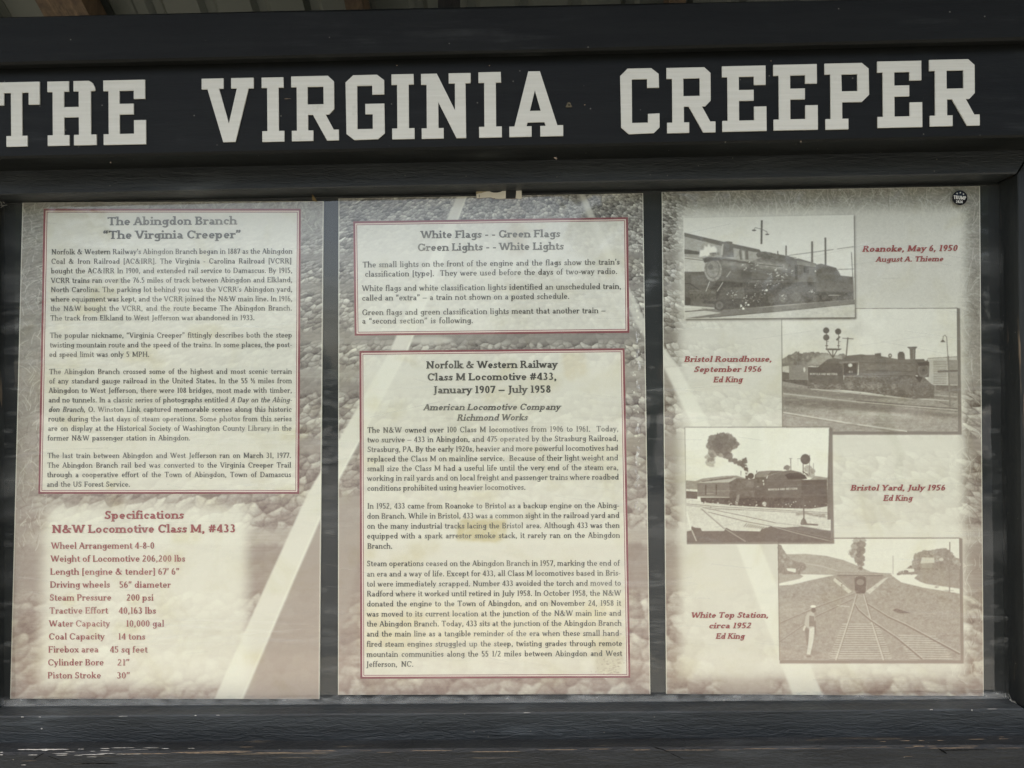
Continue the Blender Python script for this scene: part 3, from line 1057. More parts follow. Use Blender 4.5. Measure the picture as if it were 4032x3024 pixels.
P.poly([(1310, 500), (1090, 695), (1045, 665), (1250, 520)], .84, 1, .5, .2)
P.line([(770, 590), (768, 700)], 7, .5); P.ell(770, 590, 10, 8, .4)
P.line([(2008, 100), (2005, 680)], 13, .50); P.line([(1357, 255), (1357, 470)], 7, .62)
P.poly([(915, 525), (930, 500), (985, 488), (1040, 500), (1046, 525), (1045, 660), (1030, 690), (940, 690), (920, 650)], .26, nz=.12)
P.ell(982, 560, 44, 36, .46); P.line([(912, 485), (918, 600)], 7, .4); P.line([(1052, 485), (1050, 600)], 7, .4)
blobs(P, [(975, 440, 16, .8), (982, 400, 26, .8), (985, 350, 42, .8), (975, 290, 62, .75), (925, 230, 66, .6), (990, 200, 56, .8), (930, 150, 56, .6), (995, 130, 50, .75), (940, 90, 50, .5), (1010, 80, 40, .6), (880, 220, 40, .4), (960, 330, 30, .7), (970, 250, 36, .7), (1000, 180, 30, .6)], .40, 5, 2.5)
for _ in range(420):
    x = random.uniform(60, 2110); y = random.uniform(640, 1440)
    if y < 560 + abs(x - 980) * .1: continue
    f = (y - 500) / 900
    P.ell(x, y, random.uniform(6, 34) * (.5 + f), random.uniform(3, 9) * (.5 + f), random.choice((.50, .54, .70, .72, .46)), .4, 1.2)
for _ in range(160):
    x = random.choice((random.uniform(60, 800), random.uniform(1150, 2100))); y = random.uniform(600, 800)
    P.ell(x, y, random.uniform(8, 26), random.uniform(5, 14), random.choice((.44, .5, .66)), .45, .6)
# sleepers and rails
for y in range(1040, 1450, 26):
    f = (y - 700) / 755
    P.line([(905 - 290 * f, y), (1050 + 300 * f, y)], 9, .82, .8, .4); P.line([(905 - 290 * f, y + 12), (1050 + 300 * f, y + 12)], 8, .50, .7, .4)
    if y > 1160: P.line([(1180 + 380 * f, y), (1500 + 560 * f, y + 8)], 9, .82, .75, .4); P.line([(1180 + 380 * f, y + 12), (1500 + 560 * f, y + 20)], 7, .52, .6, .4)
for y in range(720, 1040, 20):
    f = (y - 700) / 755
    P.line([(930 - 240 * f, y), (1030 + 260 * f, y)], 5, .7, .4, .5)
for pts in ([(920, 690), (500, 840), (60, 1030)], [(900, 752), (480, 950), (60, 1240)]):
    P.line(pts, 12, .46, .9); P.line([(x, y - 9) for x, y in pts], 6, .72, .8)
for pts in ([(937, 700), (880, 900), (700, 1455)], [(1020, 700), (1100, 980), (1250, 1455)]):
    P.line([(x + 10, y) for x, y in pts], 9, .42, .8, 0, 14); P.line(pts, 8, .80, .95, 0, 20)
for pts in ([(1060, 810), (1300, 960), (1500, 1050), (2125, 1385)], [(920, 810), (960, 880), (1100, 1000), (1400, 1200), (1690, 1440)]):
    P.line(pts, 8, .34, .9, 0, 20); P.line([(x + 4, y - 14) for x, y in pts], 6, .74, .9, 0, 14)
P.poly([(1350, 880), (1400, 860), (1560, 915), (1420, 915)], .28, 1, .3, .3); P.line([(720, 828), (860, 840)], 6, .88)
# man
P.ell(450, 1365, 60, 24, .46, .6, 3)
P.poly([(345, 1080), (395, 1100), (392, 1250), (370, 1285)], .44)
P.poly([(400, 1075), (460, 1075), (444, 1230), (410, 1390), (366, 1385), (384, 1290), (392, 1180)], .90, 1, 0, .12)
P.poly([(375, 910), (440, 895), (462, 960), (466, 1060), (400, 1095), (342, 1050), (355, 960)], .74, 1, 0, .06)
P.poly([(398, 940), (455, 950), (458, 1062), (395, 1068)], .48)
P.line([(460, 1000), (470, 1160)], 18, .46); P.line([(350, 1060), (332, 1115)], 22, .85)
P.ell(446, 880, 26, 30, .34); P.ell(442, 838, 32, 16, 1.0); P.ell(392, 1412, 30, 10, .4)

# thin keylines of the two lower prints go under the upper ones
P.xf = lambda p: p
for q in (W2, W4):
    P.line([q[0], q[1]], 2.2, .3, .9); P.line([q[0], q[3]], 2.2, .3, .9)
# ---- first photograph
P.crop(*WIN[0])
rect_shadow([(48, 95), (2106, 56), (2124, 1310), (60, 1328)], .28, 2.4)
P.poly([(36, 85), (2095, 48), (2108, 1283), (50, 1306)], .95, nz=.04)
P.poly([(45, 268), (500, 370), (950, 470), (1000, 520), (1400, 560), (1400, 700), (45, 700)], .68, nz=.06)
P.poly([(48, 730), (300, 730), (520, 600), (1400, 640), (1640, 700), (2095, 960), (2095, 1075), (1100, 1150), (600, 1190), (48, 1160)], .36, 1, .5, .25)
P.poly([(45, 265), (515, 375), (950, 468), (985, 510), (930, 505), (500, 425), (45, 310)], .42)
P.poly([(45, 465), (230, 495), (230, 530), (45, 520)], .32)
P.poly([(48, 555), (270, 585), (300, 640), (290, 735), (48, 740)], .82, nz=.12); P.line([(48, 575), (270, 600)], 7, .35); P.line([(60, 600), (150, 620)], 30, .75, .6, 2)
P.poly([(48, 735), (300, 745), (340, 850), (420, 960), (48, 960)], .36, nz=.12)
P.poly([(125, 770), (290, 775), (320, 900), (130, 890)], .5, .7, 1)
P.line([(48, 880), (110, 880), (170, 920), (230, 960)], 14, .2)
P.poly([(50, 1170), (600, 1200), (1100, 1160), (2105, 1070), (2107, 1283), (50, 1305)], .84, nz=.12)
P.poly([(200, 1195), (1000, 1165), (2105, 1072), (2105, 1122), (1300, 1200), (700, 1262), (200, 1300), (60, 1300), (500, 1235)], .50, 1, .8, .1)
P.poly([(450, 850), (1640, 850), (2095, 975), (2095, 1072), (1500, 1110), (1000, 1160), (560, 1195), (250, 1180), (330, 960)], .24, 1, .5, .3)
P.poly([(400, 575), (520, 560), (640, 590), (830, 625), (1000, 560), (1300, 540), (1400, 620), (1400, 870), (850, 870), (500, 850), (440, 700)], .42, 1, 1, .16)
P.poly([(500, 600), (820, 650), (820, 700), (500, 670)], .70, .8, 4, .08)
P.poly([(840, 580), (1280, 640), (1290, 720), (950, 700)], .68, .85, 4, .3)
P.poly([(515, 640), (700, 700), (700, 810), (540, 800)], .5, .5, 4)
P.poly([(730, 690), (860, 700), (860, 840), (730, 830)], .28, .8, 2, .1)
P.line([(500, 590), (840, 635), (1240, 680)], 6, .24); P.line([(870, 830), (1330, 832)], 8, .2); P.line([(960, 750), (1300, 770)], 7, .5)
P.poly([(910, 520), (1000, 490), (1160, 520), (1380, 570), (1380, 640), (1150, 600), (930, 560)], .40, 1, 0, .35, 4)
P.poly([(513, 385), (626, 380), (645, 560), (500, 560)], .46, nz=.04); P.poly([(500, 400), (520, 400), (510, 540), (490, 530)], .8, .8, 1); P.ell(570, 384, 58, 14, .42)
P.poly([(590, 400), (625, 400), (640, 540), (600, 540)], .4, .7, 2)
P.poly([(705, 485), (735, 453), (790, 453), (816, 485), (820, 590), (720, 590)], .46); P.poly([(735, 480), (775, 480), (785, 590), (745, 590)], .85, .8, 2)
P.ell(392, 715, 108, 140, .64, 1, .5, .3); P.ell(390, 705, 84, 112, .44, 1, .6); P.ell(388, 705, 77, 103, .60, 1, .6, .2); P.ell(362, 682, 30, 34, .44, .8, .6)
P.poly([(265, 580), (340, 560), (470, 570), (490, 600), (380, 600), (290, 630)], .24, 1, 1)
P.poly([(225, 560), (235, 480), (280, 470), (290, 420), (320, 440), (340, 400), (365, 440), (410, 425), (440, 470), (430, 520), (300, 545)], 1.0, .95, 1.2)
P.ell(320, 522, 20, 28, 1.0); P.poly([(350, 510), (460, 500), (470, 540), (350, 560)], .6, 1, 0, .4)
# cab and tender
P.poly([(1340, 600), (1420, 575), (1640, 640), (1640, 860), (1420, 865), (1330, 850)], .44, 1, 0, .08)
P.poly([(1400, 600), (1625, 640), (1645, 688), (1410, 655)], .58); P.line([(1400, 655), (1645, 690)], 6, .25)
P.poly([(1490, 668), (1552, 678), (1550, 760), (1490, 750)], .22); P.poly([(1380, 660), (1415, 662), (1415, 830), (1385, 830)], .24); P.line([(1440, 765), (1600, 770)], 5, .3)
P.poly([(1640, 650), (1700, 640), (1880, 690), (1915, 740), (1935, 785), (2090, 800), (2095, 980), (1640, 980)], .36, 1, .5, .12)
P.poly([(1690, 860), (2090, 880), (2095, 970), (1690, 975)], .48, .7, 3, .1)
P.line([(1785, 1022), (1935, 1022)], 9, .8)
P.poly([(640, 925), (765, 930), (780, 1062), (640, 1060)], .42, 1, .5, .05)
P.poly([(500, 930), (640, 925), (640, 1060), (430, 1100)], .34, 1, 1, .25)
P.poly([(110, 965), (430, 960), (430, 1090), (110, 1075)], .36, 1, 0, .4)
for y in (965, 985, 1000): P.line([(110, y), (430, y - 8)], 5, .62)
P.poly([(150, 1110), (410, 1130), (410, 1180), (150, 1150)], .45); P.poly([(50, 1143), (410, 1172), (410, 1188), (50, 1160)], .9)
P.ell(478, 1145, 64, 66, .22); P.ell(470, 1145, 46, 48, .44, 1, 0, .1); P.ell(470, 1145, 20, 22, .3)
P.poly([(48, 1040), (120, 1050), (120, 1140), (48, 1140)], .18)
for (x, y, r) in ((1395, 1040, 60), (1640, 1060, 40), (1240, 1060, 50), (1100, 1070, 48), (1740, 1050, 34), (1860, 1060, 30), (2000, 1055, 30)):
    P.ell(x, y, r, r, .44, .7, 0, .4)
for _ in range(240):
    x = random.uniform(600, 2080); y = random.uniform(880, 1100)
    P.line([(x, y), (x + random.uniform(-30, 30), y + random.uniform(-24, 24))], random.uniform(3, 9), random.choice((.6, .16, .5, .2)), .6)
P.line([(512, 865), (440, 975)], 10, .85); P.line([(352, 855), (305, 975)], 9, .85); P.line([(605, 730), (555, 802)], 9, .75)
P.line([(350, 1290), (1200, 1215), (2105, 1125)], 8, .26); P.line([(50, 1220), (330, 1198)], 10, .3)
# poles, lamps, wires
P.line([(982, 115), (977, 402)], 22, .36)
P.line([(890, 225), (900, 203), (980, 222), (1046, 255), (1048, 280)], 6, .4); P.ell(888, 236, 26, 9, .36); P.ell(1048, 286, 24, 8, .36)
P.line([(1276, 420), (1275, 540)], 18, .4); P.line([(1590, 370), (1590, 625)], 23, .42); P.line([(1750, 325), (1753, 660)], 20, .38); P.line([(1175, 485), (1175, 525)], 14, .42); P.line([(2066, 500), (2096, 1060)], 11, .55)
P.line([(1310, 540), (1590, 503), (1850, 468)], 7, .48); P.line([(1895, 462), (2095, 433)], 7, .48); P.line([(1900, 710), (2097, 703)], 7, .5)
# peeled specks of print
path = [(740, 1150), (800, 1060), (900, 900), (1020, 960), (1150, 880), (1180, 820), (1080, 770), (1150, 720), (900, 680), (780, 660), (1240, 1050), (900, 1075), (620, 1000), (1290, 760), (1580, 950)]
for cx, cy in path:
    for _ in range(9):
        x = random.gauss(cx, 34); y = random.gauss(cy, 30)
        a = random.uniform(-1.2, .5); l = random.uniform(4, 26)
        P.line([(x, y), (x + l * math.cos(a), y + l * math.sin(a))], random.uniform(3, 9), 1.08, .9)
for x, y, r in ((733, 1152, 14), (758, 1184, 16), (820, 1138, 14), (790, 1112, 12), (565, 1012, 7), (632, 1080, 6), (1630, 730, 9), (1040, 960, 16)):
    P.ell(x, y, r, r * .8, 1.1)
P.line([(36, 85), (50, 1306), (2108, 1284)], 7, 1.05, .8)

# ---- third photograph: engine with baggage car and smoke
P.crop(*WIN[2])
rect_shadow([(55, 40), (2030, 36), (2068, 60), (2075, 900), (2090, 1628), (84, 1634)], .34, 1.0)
P.poly([(62, 46), (2028, 46), (2045, 1603), (80, 1610)], 1.0, nz=.03)
P.poly([(70, 765), (200, 775), (300, 740), (600, 705), (760, 700), (900, 740), (900, 900), (70, 900)], .62, 1, 0, .12)
P.poly([(1830, 705), (2005, 730), (2005, 800), (1700, 800)], .64, 1, 0, .15)
blobs(P, [(480, 230, 110, .75), (560, 200, 100, .8), (640, 230, 110, .75), (430, 290, 80, .75), (720, 270, 80, .75), (540, 300, 110, .8), (620, 340, 90, .8), (460, 370, 90, .6), (400, 450, 70, .5), (410, 520, 66, .45), (560, 390, 80, .6), (640, 430, 66, .75), (680, 490, 46, .85), (740, 505, 42, .9), (800, 530, 48, .9), (870, 500, 46, .9), (860, 560, 46, .9), (890, 610, 38, .95), (895, 660, 30, .95), (905, 700, 18, .95)], .36, 7, 3)
blobs(P, [(480, 250, 60, .5), (520, 310, 60, .5), (840, 560, 30, .5), (880, 600, 24, .5)], .24, 7, 2)
P.poly([(75, 910), (228, 920), (228, 1018), (75, 1012)], .32); P.poly([(75, 885), (228, 890), (228, 908), (75, 905)], .95, 1, 0, .5)
P.poly([(75, 1015), (280, 1050), (760, 1100), (1250, 1140), (1995, 1130), (2045, 1420), (1300, 1440), (80, 1460)], .88, 1, 0, .22)
P.poly([(660, 800), (1010, 740), (1180, 740), (1180, 1120), (700, 1060)], .30, 1, 0, .3)
P.poly([(660, 790), (760, 735), (1010, 760), (1010, 1000), (665, 1000)], .34, 1, 0, .3)
P.poly([(228, 800), (660, 790), (665, 995), (228, 985)], .50, 1, 0, .05)
P.poly([(228, 802), (290, 772), (700, 722), (760, 738), (660, 792)], .74, 1, .4, .05)
P.poly([(270, 778), (640, 724), (720, 722), (690, 742), (300, 786)], .40, 1, 0, .3)
P.poly([(333, 825), (350, 825), (350, 965), (333, 965)], .24); P.poly([(478, 822), (494, 822), (494, 963), (478, 963)], .24)
P.line([(228, 913), (760, 905), (1160, 900)], 5, .7, .8); P.line([(228, 985), (665, 995)], 6, .7)
P.line([(350, 945), (450, 943)], 6, .8, .7)
P.poly([(760, 800), (870, 765), (1000, 750), (1010, 900), (1000, 1000), (760, 960)], .40, 1, 1, .25)
P.poly([(880, 780), (1000, 770), (1000, 850), (890, 840)], .6, .7, 3)
P.poly([(880, 700), (925, 700), (920, 750), (885, 750)], .26); P.ell(955, 706, 42, 40, .26)
P.poly([(1005, 740), (1012, 690), (1060, 646), (1230, 633), (1400, 638), (1180, 700), (1155, 760), (1155, 950), (1100, 950), (1005, 900)], .32, 1, 0, .06)
P.poly([(1030, 680), (1060, 650), (1232, 638), (1165, 722), (1018, 726)], .56); P.poly([(1038, 742), (1072, 742), (1072, 800), (1040, 800)], .16); P.poly([(1010, 740), (1110, 740), (1110, 890), (1010, 890)], .5, .35)
P.ell(1124, 772, 10, 14, 1.0); P.ell(1130, 815, 9, 20, .9)
P.poly([(270, 1000), (1165, 1000), (1995, 980), (1995, 1120), (1780, 1150), (1250, 1140), (1100, 1130), (760, 1110), (280, 1060)], .22, 1, 0, .3)
P.poly([(740, 1090), (765, 970), (800, 955), (800, 1000), (775, 1110)], .6)
P.poly([(1160, 790), (1190, 700), (1390, 642), (1500, 625), (1640, 658), (1720, 742), (1640, 760), (1642, 1002), (1165, 1000)], .36, 1, 0, .06)
P.poly([(1415, 690), (1480, 665), (1600, 665), (1690, 690), (1722, 742), (1460, 752), (1440, 715)], .12)
P.line([(1165, 775), (1640, 765)], 5, .5)
P.poly([(1640, 760), (1992, 755), (1997, 1090), (1640, 1090)], .26, 1, 0, .1); P.line([(1640, 965), (1992, 965)], 5, .5)
for _ in range(70):
    x = random.uniform(290, 1980); y = random.gauss(1080 + (x - 290) * .02, 24)
    P.ell(x, y, random.uniform(3, 14), random.uniform(3, 12), random.choice((.95, .85, .15)), .85)
P.ell(1140, 1085, 30, 30, .9, .8, 0, .8)
# rails
P.poly([(85, 1460), (140, 1450), (150, 1390), (200, 1410), (270, 1415), (290, 1455), (590, 1455), (620, 1410), (700, 1450), (1080, 1460), (1100, 1430), (1240, 1390), (1400, 1410), (1660, 1390), (2045, 1450), (2045, 1603), (85, 1610)], .30, 1, .3, .1)
for pts, w, t in (([(80, 1085), (500, 1122), (1995, 1205)], 8, .42), ([(80, 1105), (500, 1145), (1995, 1225)], 7, .5), ([(300, 1135), (900, 1258), (1300, 1345)], 9, .45), ([(370, 1195), (900, 1328), (1240, 1390)], 9, .42)):
    P.line(pts, w, t, .9); P.line([(x, y - 8) for x, y in pts], 5, .98, .8)
for x in range(380, 860, 22): P.line([(x, 1150 + (x - 380) * .03), (x + 12, 1162 + (x - 380) * .03)], 10, .5, .8)
for k in range(12): P.line([(860 + 30 * k, 1400 + k * 3), (900 + 30 * k, 1350 + k * 6)], 12, .45, .8)
P.line([(1240, 1390), (1600, 1490), (2040, 1592)], 8, .74); P.line([(1300, 1345), (1600, 1380), (2040, 1455)], 8, .66); P.line([(1420, 1420), (2040, 1555)], 5, .55)
P.line([(290, 1150), (600, 1420)], 12, .72); P.line([(275, 1150), (590, 1425)], 6, .4); P.line([(600, 1420), (885, 1598)], 16, .62)
P.line([(82, 1190), (140, 1440)], 22, .98); P.line([(150, 1440), (215, 1592)], 18, .72)
P.poly([(1630, 1355), (1640, 1312), (1670, 1270), (1700, 1300), (1722, 1350), (1870, 1362), (1870, 1382), (1640, 1372)], .38, 1, 0, .2)
P.poly([(1560, 1200), (1700, 1190), (1820, 1230), (1960, 1220), (1990, 1280), (1900, 1270), (1700, 1230), (1570, 1250)], .58, .8, 1, .3)
P.ell(1445, 592, 46, 34, .5, 1, 0, .2, 5); P.ell(1735, 610, 56, 50, .6, .8, 0, .2, 6); P.ell(1800, 640, 34, 40, .56, .8, 0, .2, 6); P.ell(1760, 690, 70, 40, .6, .8, 0, .2, 6)
P.line([(1755, 420), (1752, 700)], 9, .5); P.line([(1667, 540), (1668, 680)], 12, .3); P.line([(1668, 900), (1680, 1320)], 15, .3)
P.ell(1698, 478, 66, 70, .22, 1, .3, .06); P.line([(1660, 640), (1740, 700)], 14, .26)
P.line([(1497, 468), (1500, 625)], 11, .5); P.line([(1475, 468), (1520, 468)], 7, .5); P.line([(1588, 470), (1640, 470)], 6, .5); P.line([(1808, 530), (1808, 600)], 8, .6); P.line([(1035, 632), (1035, 660)], 12, .3)
P.line([(820, 635), (820, 700)], 8, .4); P.line([(1594, 470), (1600, 560)], 4, .7)
scribble(P, 'NORFOLK AND WESTERN', 1190, 904, 1588, 890, 26, .95)
scribble(P, '433', 1038, 858, 1070, 857, 16, .9)
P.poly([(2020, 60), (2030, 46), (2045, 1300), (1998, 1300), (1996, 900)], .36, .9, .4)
P.xf = lambda p: p
for q, f_ in ((W2, .80), (W4, .88), (W1, .78), (W3, .80)):
    sl, m = P.poly_mask(q)
    w_ = np.clip((.74 - P.t[sl]) / .2, 0, 1) * m
    P.t[sl] = P.t[sl] * (1 - w_ * (1 - f_))
for q in (W2, W4, W1, W3):
    sl, m = P.poly_mask(q)
    P.t[sl] = P.t[sl] * (1 - m) + blur(P.t[sl], .75) * m
    g = fbm(m.shape[0], m.shape[1], 2.2, 2.2, 2, .7) * .08 + fbm(m.shape[0], m.shape[1], 9, 6, 3) * .12
    mid = np.clip(1.25 - np.abs(P.t[sl] - .45) * 1.6, .15, 1)
    P.t[sl] = P.t[sl] + m * g * mid
edges(P, Q3)

DARK = [(730, (60, 57, 50)), (1250, (68, 60, 49)), (1900, (84, 66, 54)), (2750, (120, 92, 78))]  # darks lifted towards the foot: fading plus a painted veil of ground reflection
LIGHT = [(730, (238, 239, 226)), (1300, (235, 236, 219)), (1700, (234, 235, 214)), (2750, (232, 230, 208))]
GDARK = [(780, (66, 63, 60)), (1400, (84, 77, 72)), (2000, (104, 84, 76)), (2750, (122, 94, 83))]  # same painted reflection veil and fading, for the gravel prints
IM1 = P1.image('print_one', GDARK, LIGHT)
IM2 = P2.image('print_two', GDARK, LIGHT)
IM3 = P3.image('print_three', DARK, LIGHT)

# ------------------------------------------------------------------ materials
M_HEAD = wood('black_painted_board', (.0028, .0032, .0027), (.0056, .0062, .0053), bump=.35, seed=1.3, rough=.6, ridges=.6, spec=.16)
M_SIGN = wood('black_sign_board', (.0028, .0034, .0029), (.0052, .0060, .0052), bump=.3, seed=4.1, rough=.55, ridges=.5, spec=.16)
M_RAIL = wood('charcoal_rail', (.013, .0150, .0150), (.022, .0250, .0250), bump=.6, seed=7.7, rough=.5)
M_SILL = wood('weathered_rail', (.0135, .0165, .0175), (.026, .0310, .0330), bump=.75, seed=2.2, rough=.55, ridges=1.6)
M_LEDGE = wood('flaking_board', (.0065, .0078, .0084), (.0145, .0168, .0180), bump=1.0, wear=.12, wearcol=(.085, .07, .05), seed=9.4, rough=.6, ridges=1.6)
M_STILE = wood('charcoal_stile', (.010, .0115, .0105), (.018, .0200, .0185), grain='z', bump=.4, wear=.3, seed=5.5, rough=.55)
M_BACK = plain('grey_backing', (.012, .0145, .0135), .6, .3, .2, 8)
M_LETTER = None
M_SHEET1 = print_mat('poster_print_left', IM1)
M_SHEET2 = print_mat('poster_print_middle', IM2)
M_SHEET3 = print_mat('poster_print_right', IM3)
PAPER = (.72, .72, .62)
M_GREY = ink('grey_ink', lin((72, 73, 70)), lin((196, 194, 178)), .40)
M_GREYB = ink('dark_grey_ink', lin((62, 62, 57)), lin((196, 194, 176)), .36)
M_BROWNRED = ink('faded_red_ink', lin((150, 76, 76)), lin((206, 170, 156)), .5)
M_RED = ink('red_ink', lin((150, 76, 73)), lin((180, 124, 116)), .35)
M_BORDER = ink('border_red', lin((130, 70, 75)), lin((170, 130, 124)), .4)
M_GAPLINE = ink('border_pale', lin((226, 212, 198)), lin((226, 212, 198)), .1)


def letter_mat():
    m, nt, b = new_mat('white_vinyl')
    v = mapping(nt, (5, 30, 190))
    g = noise(nt, v, 1.0, 3, .6, .4)
    v2 = mapping(nt, (24, 24, 24))
    d = noise(nt, v2, 1.0, 5, .65)
    c = mixc(nt, ramp(nt, g, .35, .7), (.515, .505, .430), (.555, .545, .470))
    c = mixc(nt, ramp(nt, d, .60, .80), c, (.42, .41, .34))
    nt.links.new(c, b.inputs['Base Color'])
    b.inputs['Roughness'].default_value = .5
    b.inputs['Specular IOR Level'].default_value = .3
    bp = nt.nodes.new('ShaderNodeBump')
    bp.inputs['Strength'].default_value = .5
    bp.inputs['Distance'].default_value = .0012
    nt.links.new(g, bp.inputs['Height'])
    nt.links.new(bp.outputs[0], b.inputs['Normal'])
    return m


M_LETTER = letter_mat()


def pane_mat():
    """clear plastic pane: weak sharp reflection, wiped grime streaks and dust along its foot"""
    m = bpy.data.materials.new('clear_pane')
    m.use_nodes = True
    nt = m.node_tree
    for n in list(nt.nodes): nt.nodes.remove(n)
    out = nt.nodes.new('ShaderNodeOutputMaterial')
    tr = nt.nodes.new('ShaderNodeBsdfTransparent')
    tr.inputs[0].default_value = (.985, .99, .98, 1)
    gl = nt.nodes.new('ShaderNodeBsdfGlossy')
    gl.inputs['Roughness'].default_value = .035
    lw = nt.nodes.new('ShaderNodeLayerWeight')
    pw = nt.nodes.new('ShaderNodeMath'); pw.operation = 'POWER'
    nt.links.new(lw.outputs['Facing'], pw.inputs[0])
    pw.inputs[1].default_value = 5.0
    fr = nt.nodes.new('ShaderNodeMath'); fr.operation = 'MULTIPLY_ADD'
    nt.links.new(pw.outputs[0], fr.inputs[0])
    fr.inputs[1].default_value = .95
    fr.inputs[2].default_value = .072
    v = mapping(nt, (7, 1, 7), (1, 0, 3))
    bump_n = noise(nt, v, .6, 2, .5)
    bp = nt.nodes.new('ShaderNodeBump')
    bp.inputs['Strength'].default_value = .25
    bp.inputs['Distance'].default_value = .01
    nt.links.new(bump_n, bp.inputs['Height'])
    nt.links.new(bp.outputs[0], gl.inputs['Normal'])
    mx = nt.nodes.new('ShaderNodeMixShader')
    nt.links.new(fr.outputs[0], mx.inputs[0])
    nt.links.new(tr.outputs[0], mx.inputs[1])
    nt.links.new(gl.outputs[0], mx.inputs[2])
    df = nt.nodes.new('ShaderNodeBsdfDiffuse')
    df.inputs[0].default_value = (.68, .69, .64, 1)
    # faint grime film + patches, strengthened to imitate pale glare on the pane
    v2 = mapping(nt, (2.0, 1, 8), (4, 0, 2))
    film = ramp(nt, noise(nt, v2, 1.0, 5, .6, 1.2), .50, .78)
    att = nt.nodes.new('ShaderNodeTexCoord')
    im = nt.nodes.new('ShaderNodeTexImage')
    im.image = IMP
    im.interpolation = 'Linear'
    nt.links.new(att.outputs['UV'], im.inputs['Vector'])
    ma = nt.nodes.new('ShaderNodeMath'); ma.operation = 'MULTIPLY_ADD'
    nt.links.new(film, ma.inputs[0])
    ma.inputs[1].default_value = .075
    ma.inputs[2].default_value = .010
    ma2 = nt.nodes.new('ShaderNodeMath'); ma2.operation = 'MULTIPLY_ADD'
    ma2.use_clamp = True
    nt.links.new(im.outputs[0], ma2.inputs[0])
    ma2.inputs[1].default_value = 1.0
    nt.links.new(ma.outputs[0], ma2.inputs[2])
    mx2 = nt.nodes.new('ShaderNodeMixShader')
    nt.links.new(ma2.outputs[0], mx2.inputs[0])
    nt.links.new(mx.outputs[0], mx2.inputs[1])
    nt.links.new(df.outputs[0], mx2.inputs[2])
    nt.links.new(mx2.outputs[0], out.inputs[0])
    return m


# grime on the pane: opacity map (linear), wiped streaks, dried drops, dust along the foot
QP = [(8, 800), (3950, 728), (3972, 2758), (-4, 2782)]
PP = Print(QP, 1500, 780, 0.)


def streak(y, x0, x1, w, a, amp=14):
    n = 14
    ph = random.uniform(0, 6)
    top, bot = [], []
    for i in range(n + 1):
        t = i / n
        x = x0 + (x1 - x0) * t
        yc = y + amp * math.sin(ph + t * 2.6) + random.uniform(-2, 2)
        ww = w * math.sin(math.pi * t) ** .6 * random.uniform(.6, 1.1)
        top.append((x, yc - ww / 2)); bot.append((x, yc + ww / 2))
    r = PP.poly_mask(top + bot[::-1], .5)
    if r is None: return
    sl, m = r
    PP.t[sl] = PP.t[sl] + m * a * np.clip(.75 + fbm(m.shape[0], m.shape[1], 26, 3, 3) * 1.2, 0, 1.2)


GAPS = [(-10, 70, 1100, 2700), (1240, 1345, 1090, 2700), (2520, 2640, 1300, 2650), (3850, 3960, 1350, 2700)]
for gx0, gx1, gy0, gy1 in GAPS:
    for _ in range(13):
        y = random.uniform(gy0, gy1)
        c = random.uniform(gx0, gx1); l = random.uniform(30, 170)
        streak(y, c - l, c + l, random.uniform(14, 56), random.uniform(.008, .024))
for y, x0, x1, w, a in ((1165, -20, 260, 40, .07), (1235, 0, 330, 36, .09), (1285, -10, 120, 60, .08), (1270, 60, 420, 14, .10), (1275, 860, 1260, 14, .10), (1300, 880, 1180, 7, .12), (1400, -10, 140, 36, .07), (1560, 600, 1000, 14, .07), (1545, 0, 180, 10, .08), (1705, 850, 1260, 16, .12), (1760, 1000, 1500, 40, .06),
                        (1790, -10, 240, 12, .08), (1905, 0, 260, 10, .10), (2080, 60, 600, 6, .08), (2290, 0, 220, 10, .10), (2320, 150, 700, 6, .05), (2480, 500, 900, 6, .05), (2580, 40, 160, 12, .08), (1540, 1480, 1900, 12, .07), (1660, 1560, 2300, 8, .06), (1190, 1650, 2300, 10, .05), (1205, 2400, 2700, 7, .10),
                        (1552, 2500, 2760, 10, .12), (1860, 2440, 2720, 70, .05), (1545, 3700, 3960, 16, .09), (1640, 3760, 3900, 10, .10), (1385, 3840, 3950, 30, .07), (2125, 3600, 3960, 14, .10), (2290, 3820, 3960, 20, .07), (1922, 3000, 3960, 5, .09), (1900, 2620, 2750, 14, .06), (1510, 1240, 1345, 60, .07), (1590, 1240, 1345, 40, .06), (1810, 1200, 1400, 24, .07)):
    streak(y, x0, x1, w, a)
for gx0, gx1, gy0, gy1 in GAPS:
    for _ in range(16):
        x = random.uniform(gx0 + 14, gx1 - 10); y = random.uniform(max(gy0, 1450), gy1)
        r = random.uniform(8, 17)
        rr = PP.poly_mask([(x + r * 1.5 * math.cos(t), y + r * .7 * math.sin(t)) for t in np.linspace(0, 6.28, 14)[:-1]], .4)
        if rr: PP.t[rr[0]] += rr[1] * random.uniform(.03, .07)
for _ in range(70):
    x = random.uniform(-50, 3700) if random.random() < .3 else random.uniform(-50, 2400)
    streak(random.uniform(1050, 2720), x, x + random.uniform(150, 800), random.uniform(4, 34), random.uniform(.03, .10), random.uniform(5, 26))
# fine long scratches
for _ in range(90):
    x = random.uniform(0, 3900); y = random.uniform(850, 2700); l = random.uniform(40, 320); a = random.uniform(-.25, .25)
    r = PP.poly_mask([(x, y), (x + l, y + l * a), (x + l, y + l * a + 2.2), (x, y + 2.2)])
    if r: PP.t[r[0]] += r[1] * random.uniform(.05, .16)
# vertical run with specks at the right of the middle poster
for _ in range(40):
    x = 2505 + random.gauss(0, 5); y = random.uniform(1300, 2000)
    r = PP.poly_mask([(x, y), (x + 5, y), (x + 5, y + random.uniform(6, 22)), (x, y + 12)])
    if r: PP.t[r[0]] += r[1] * .35
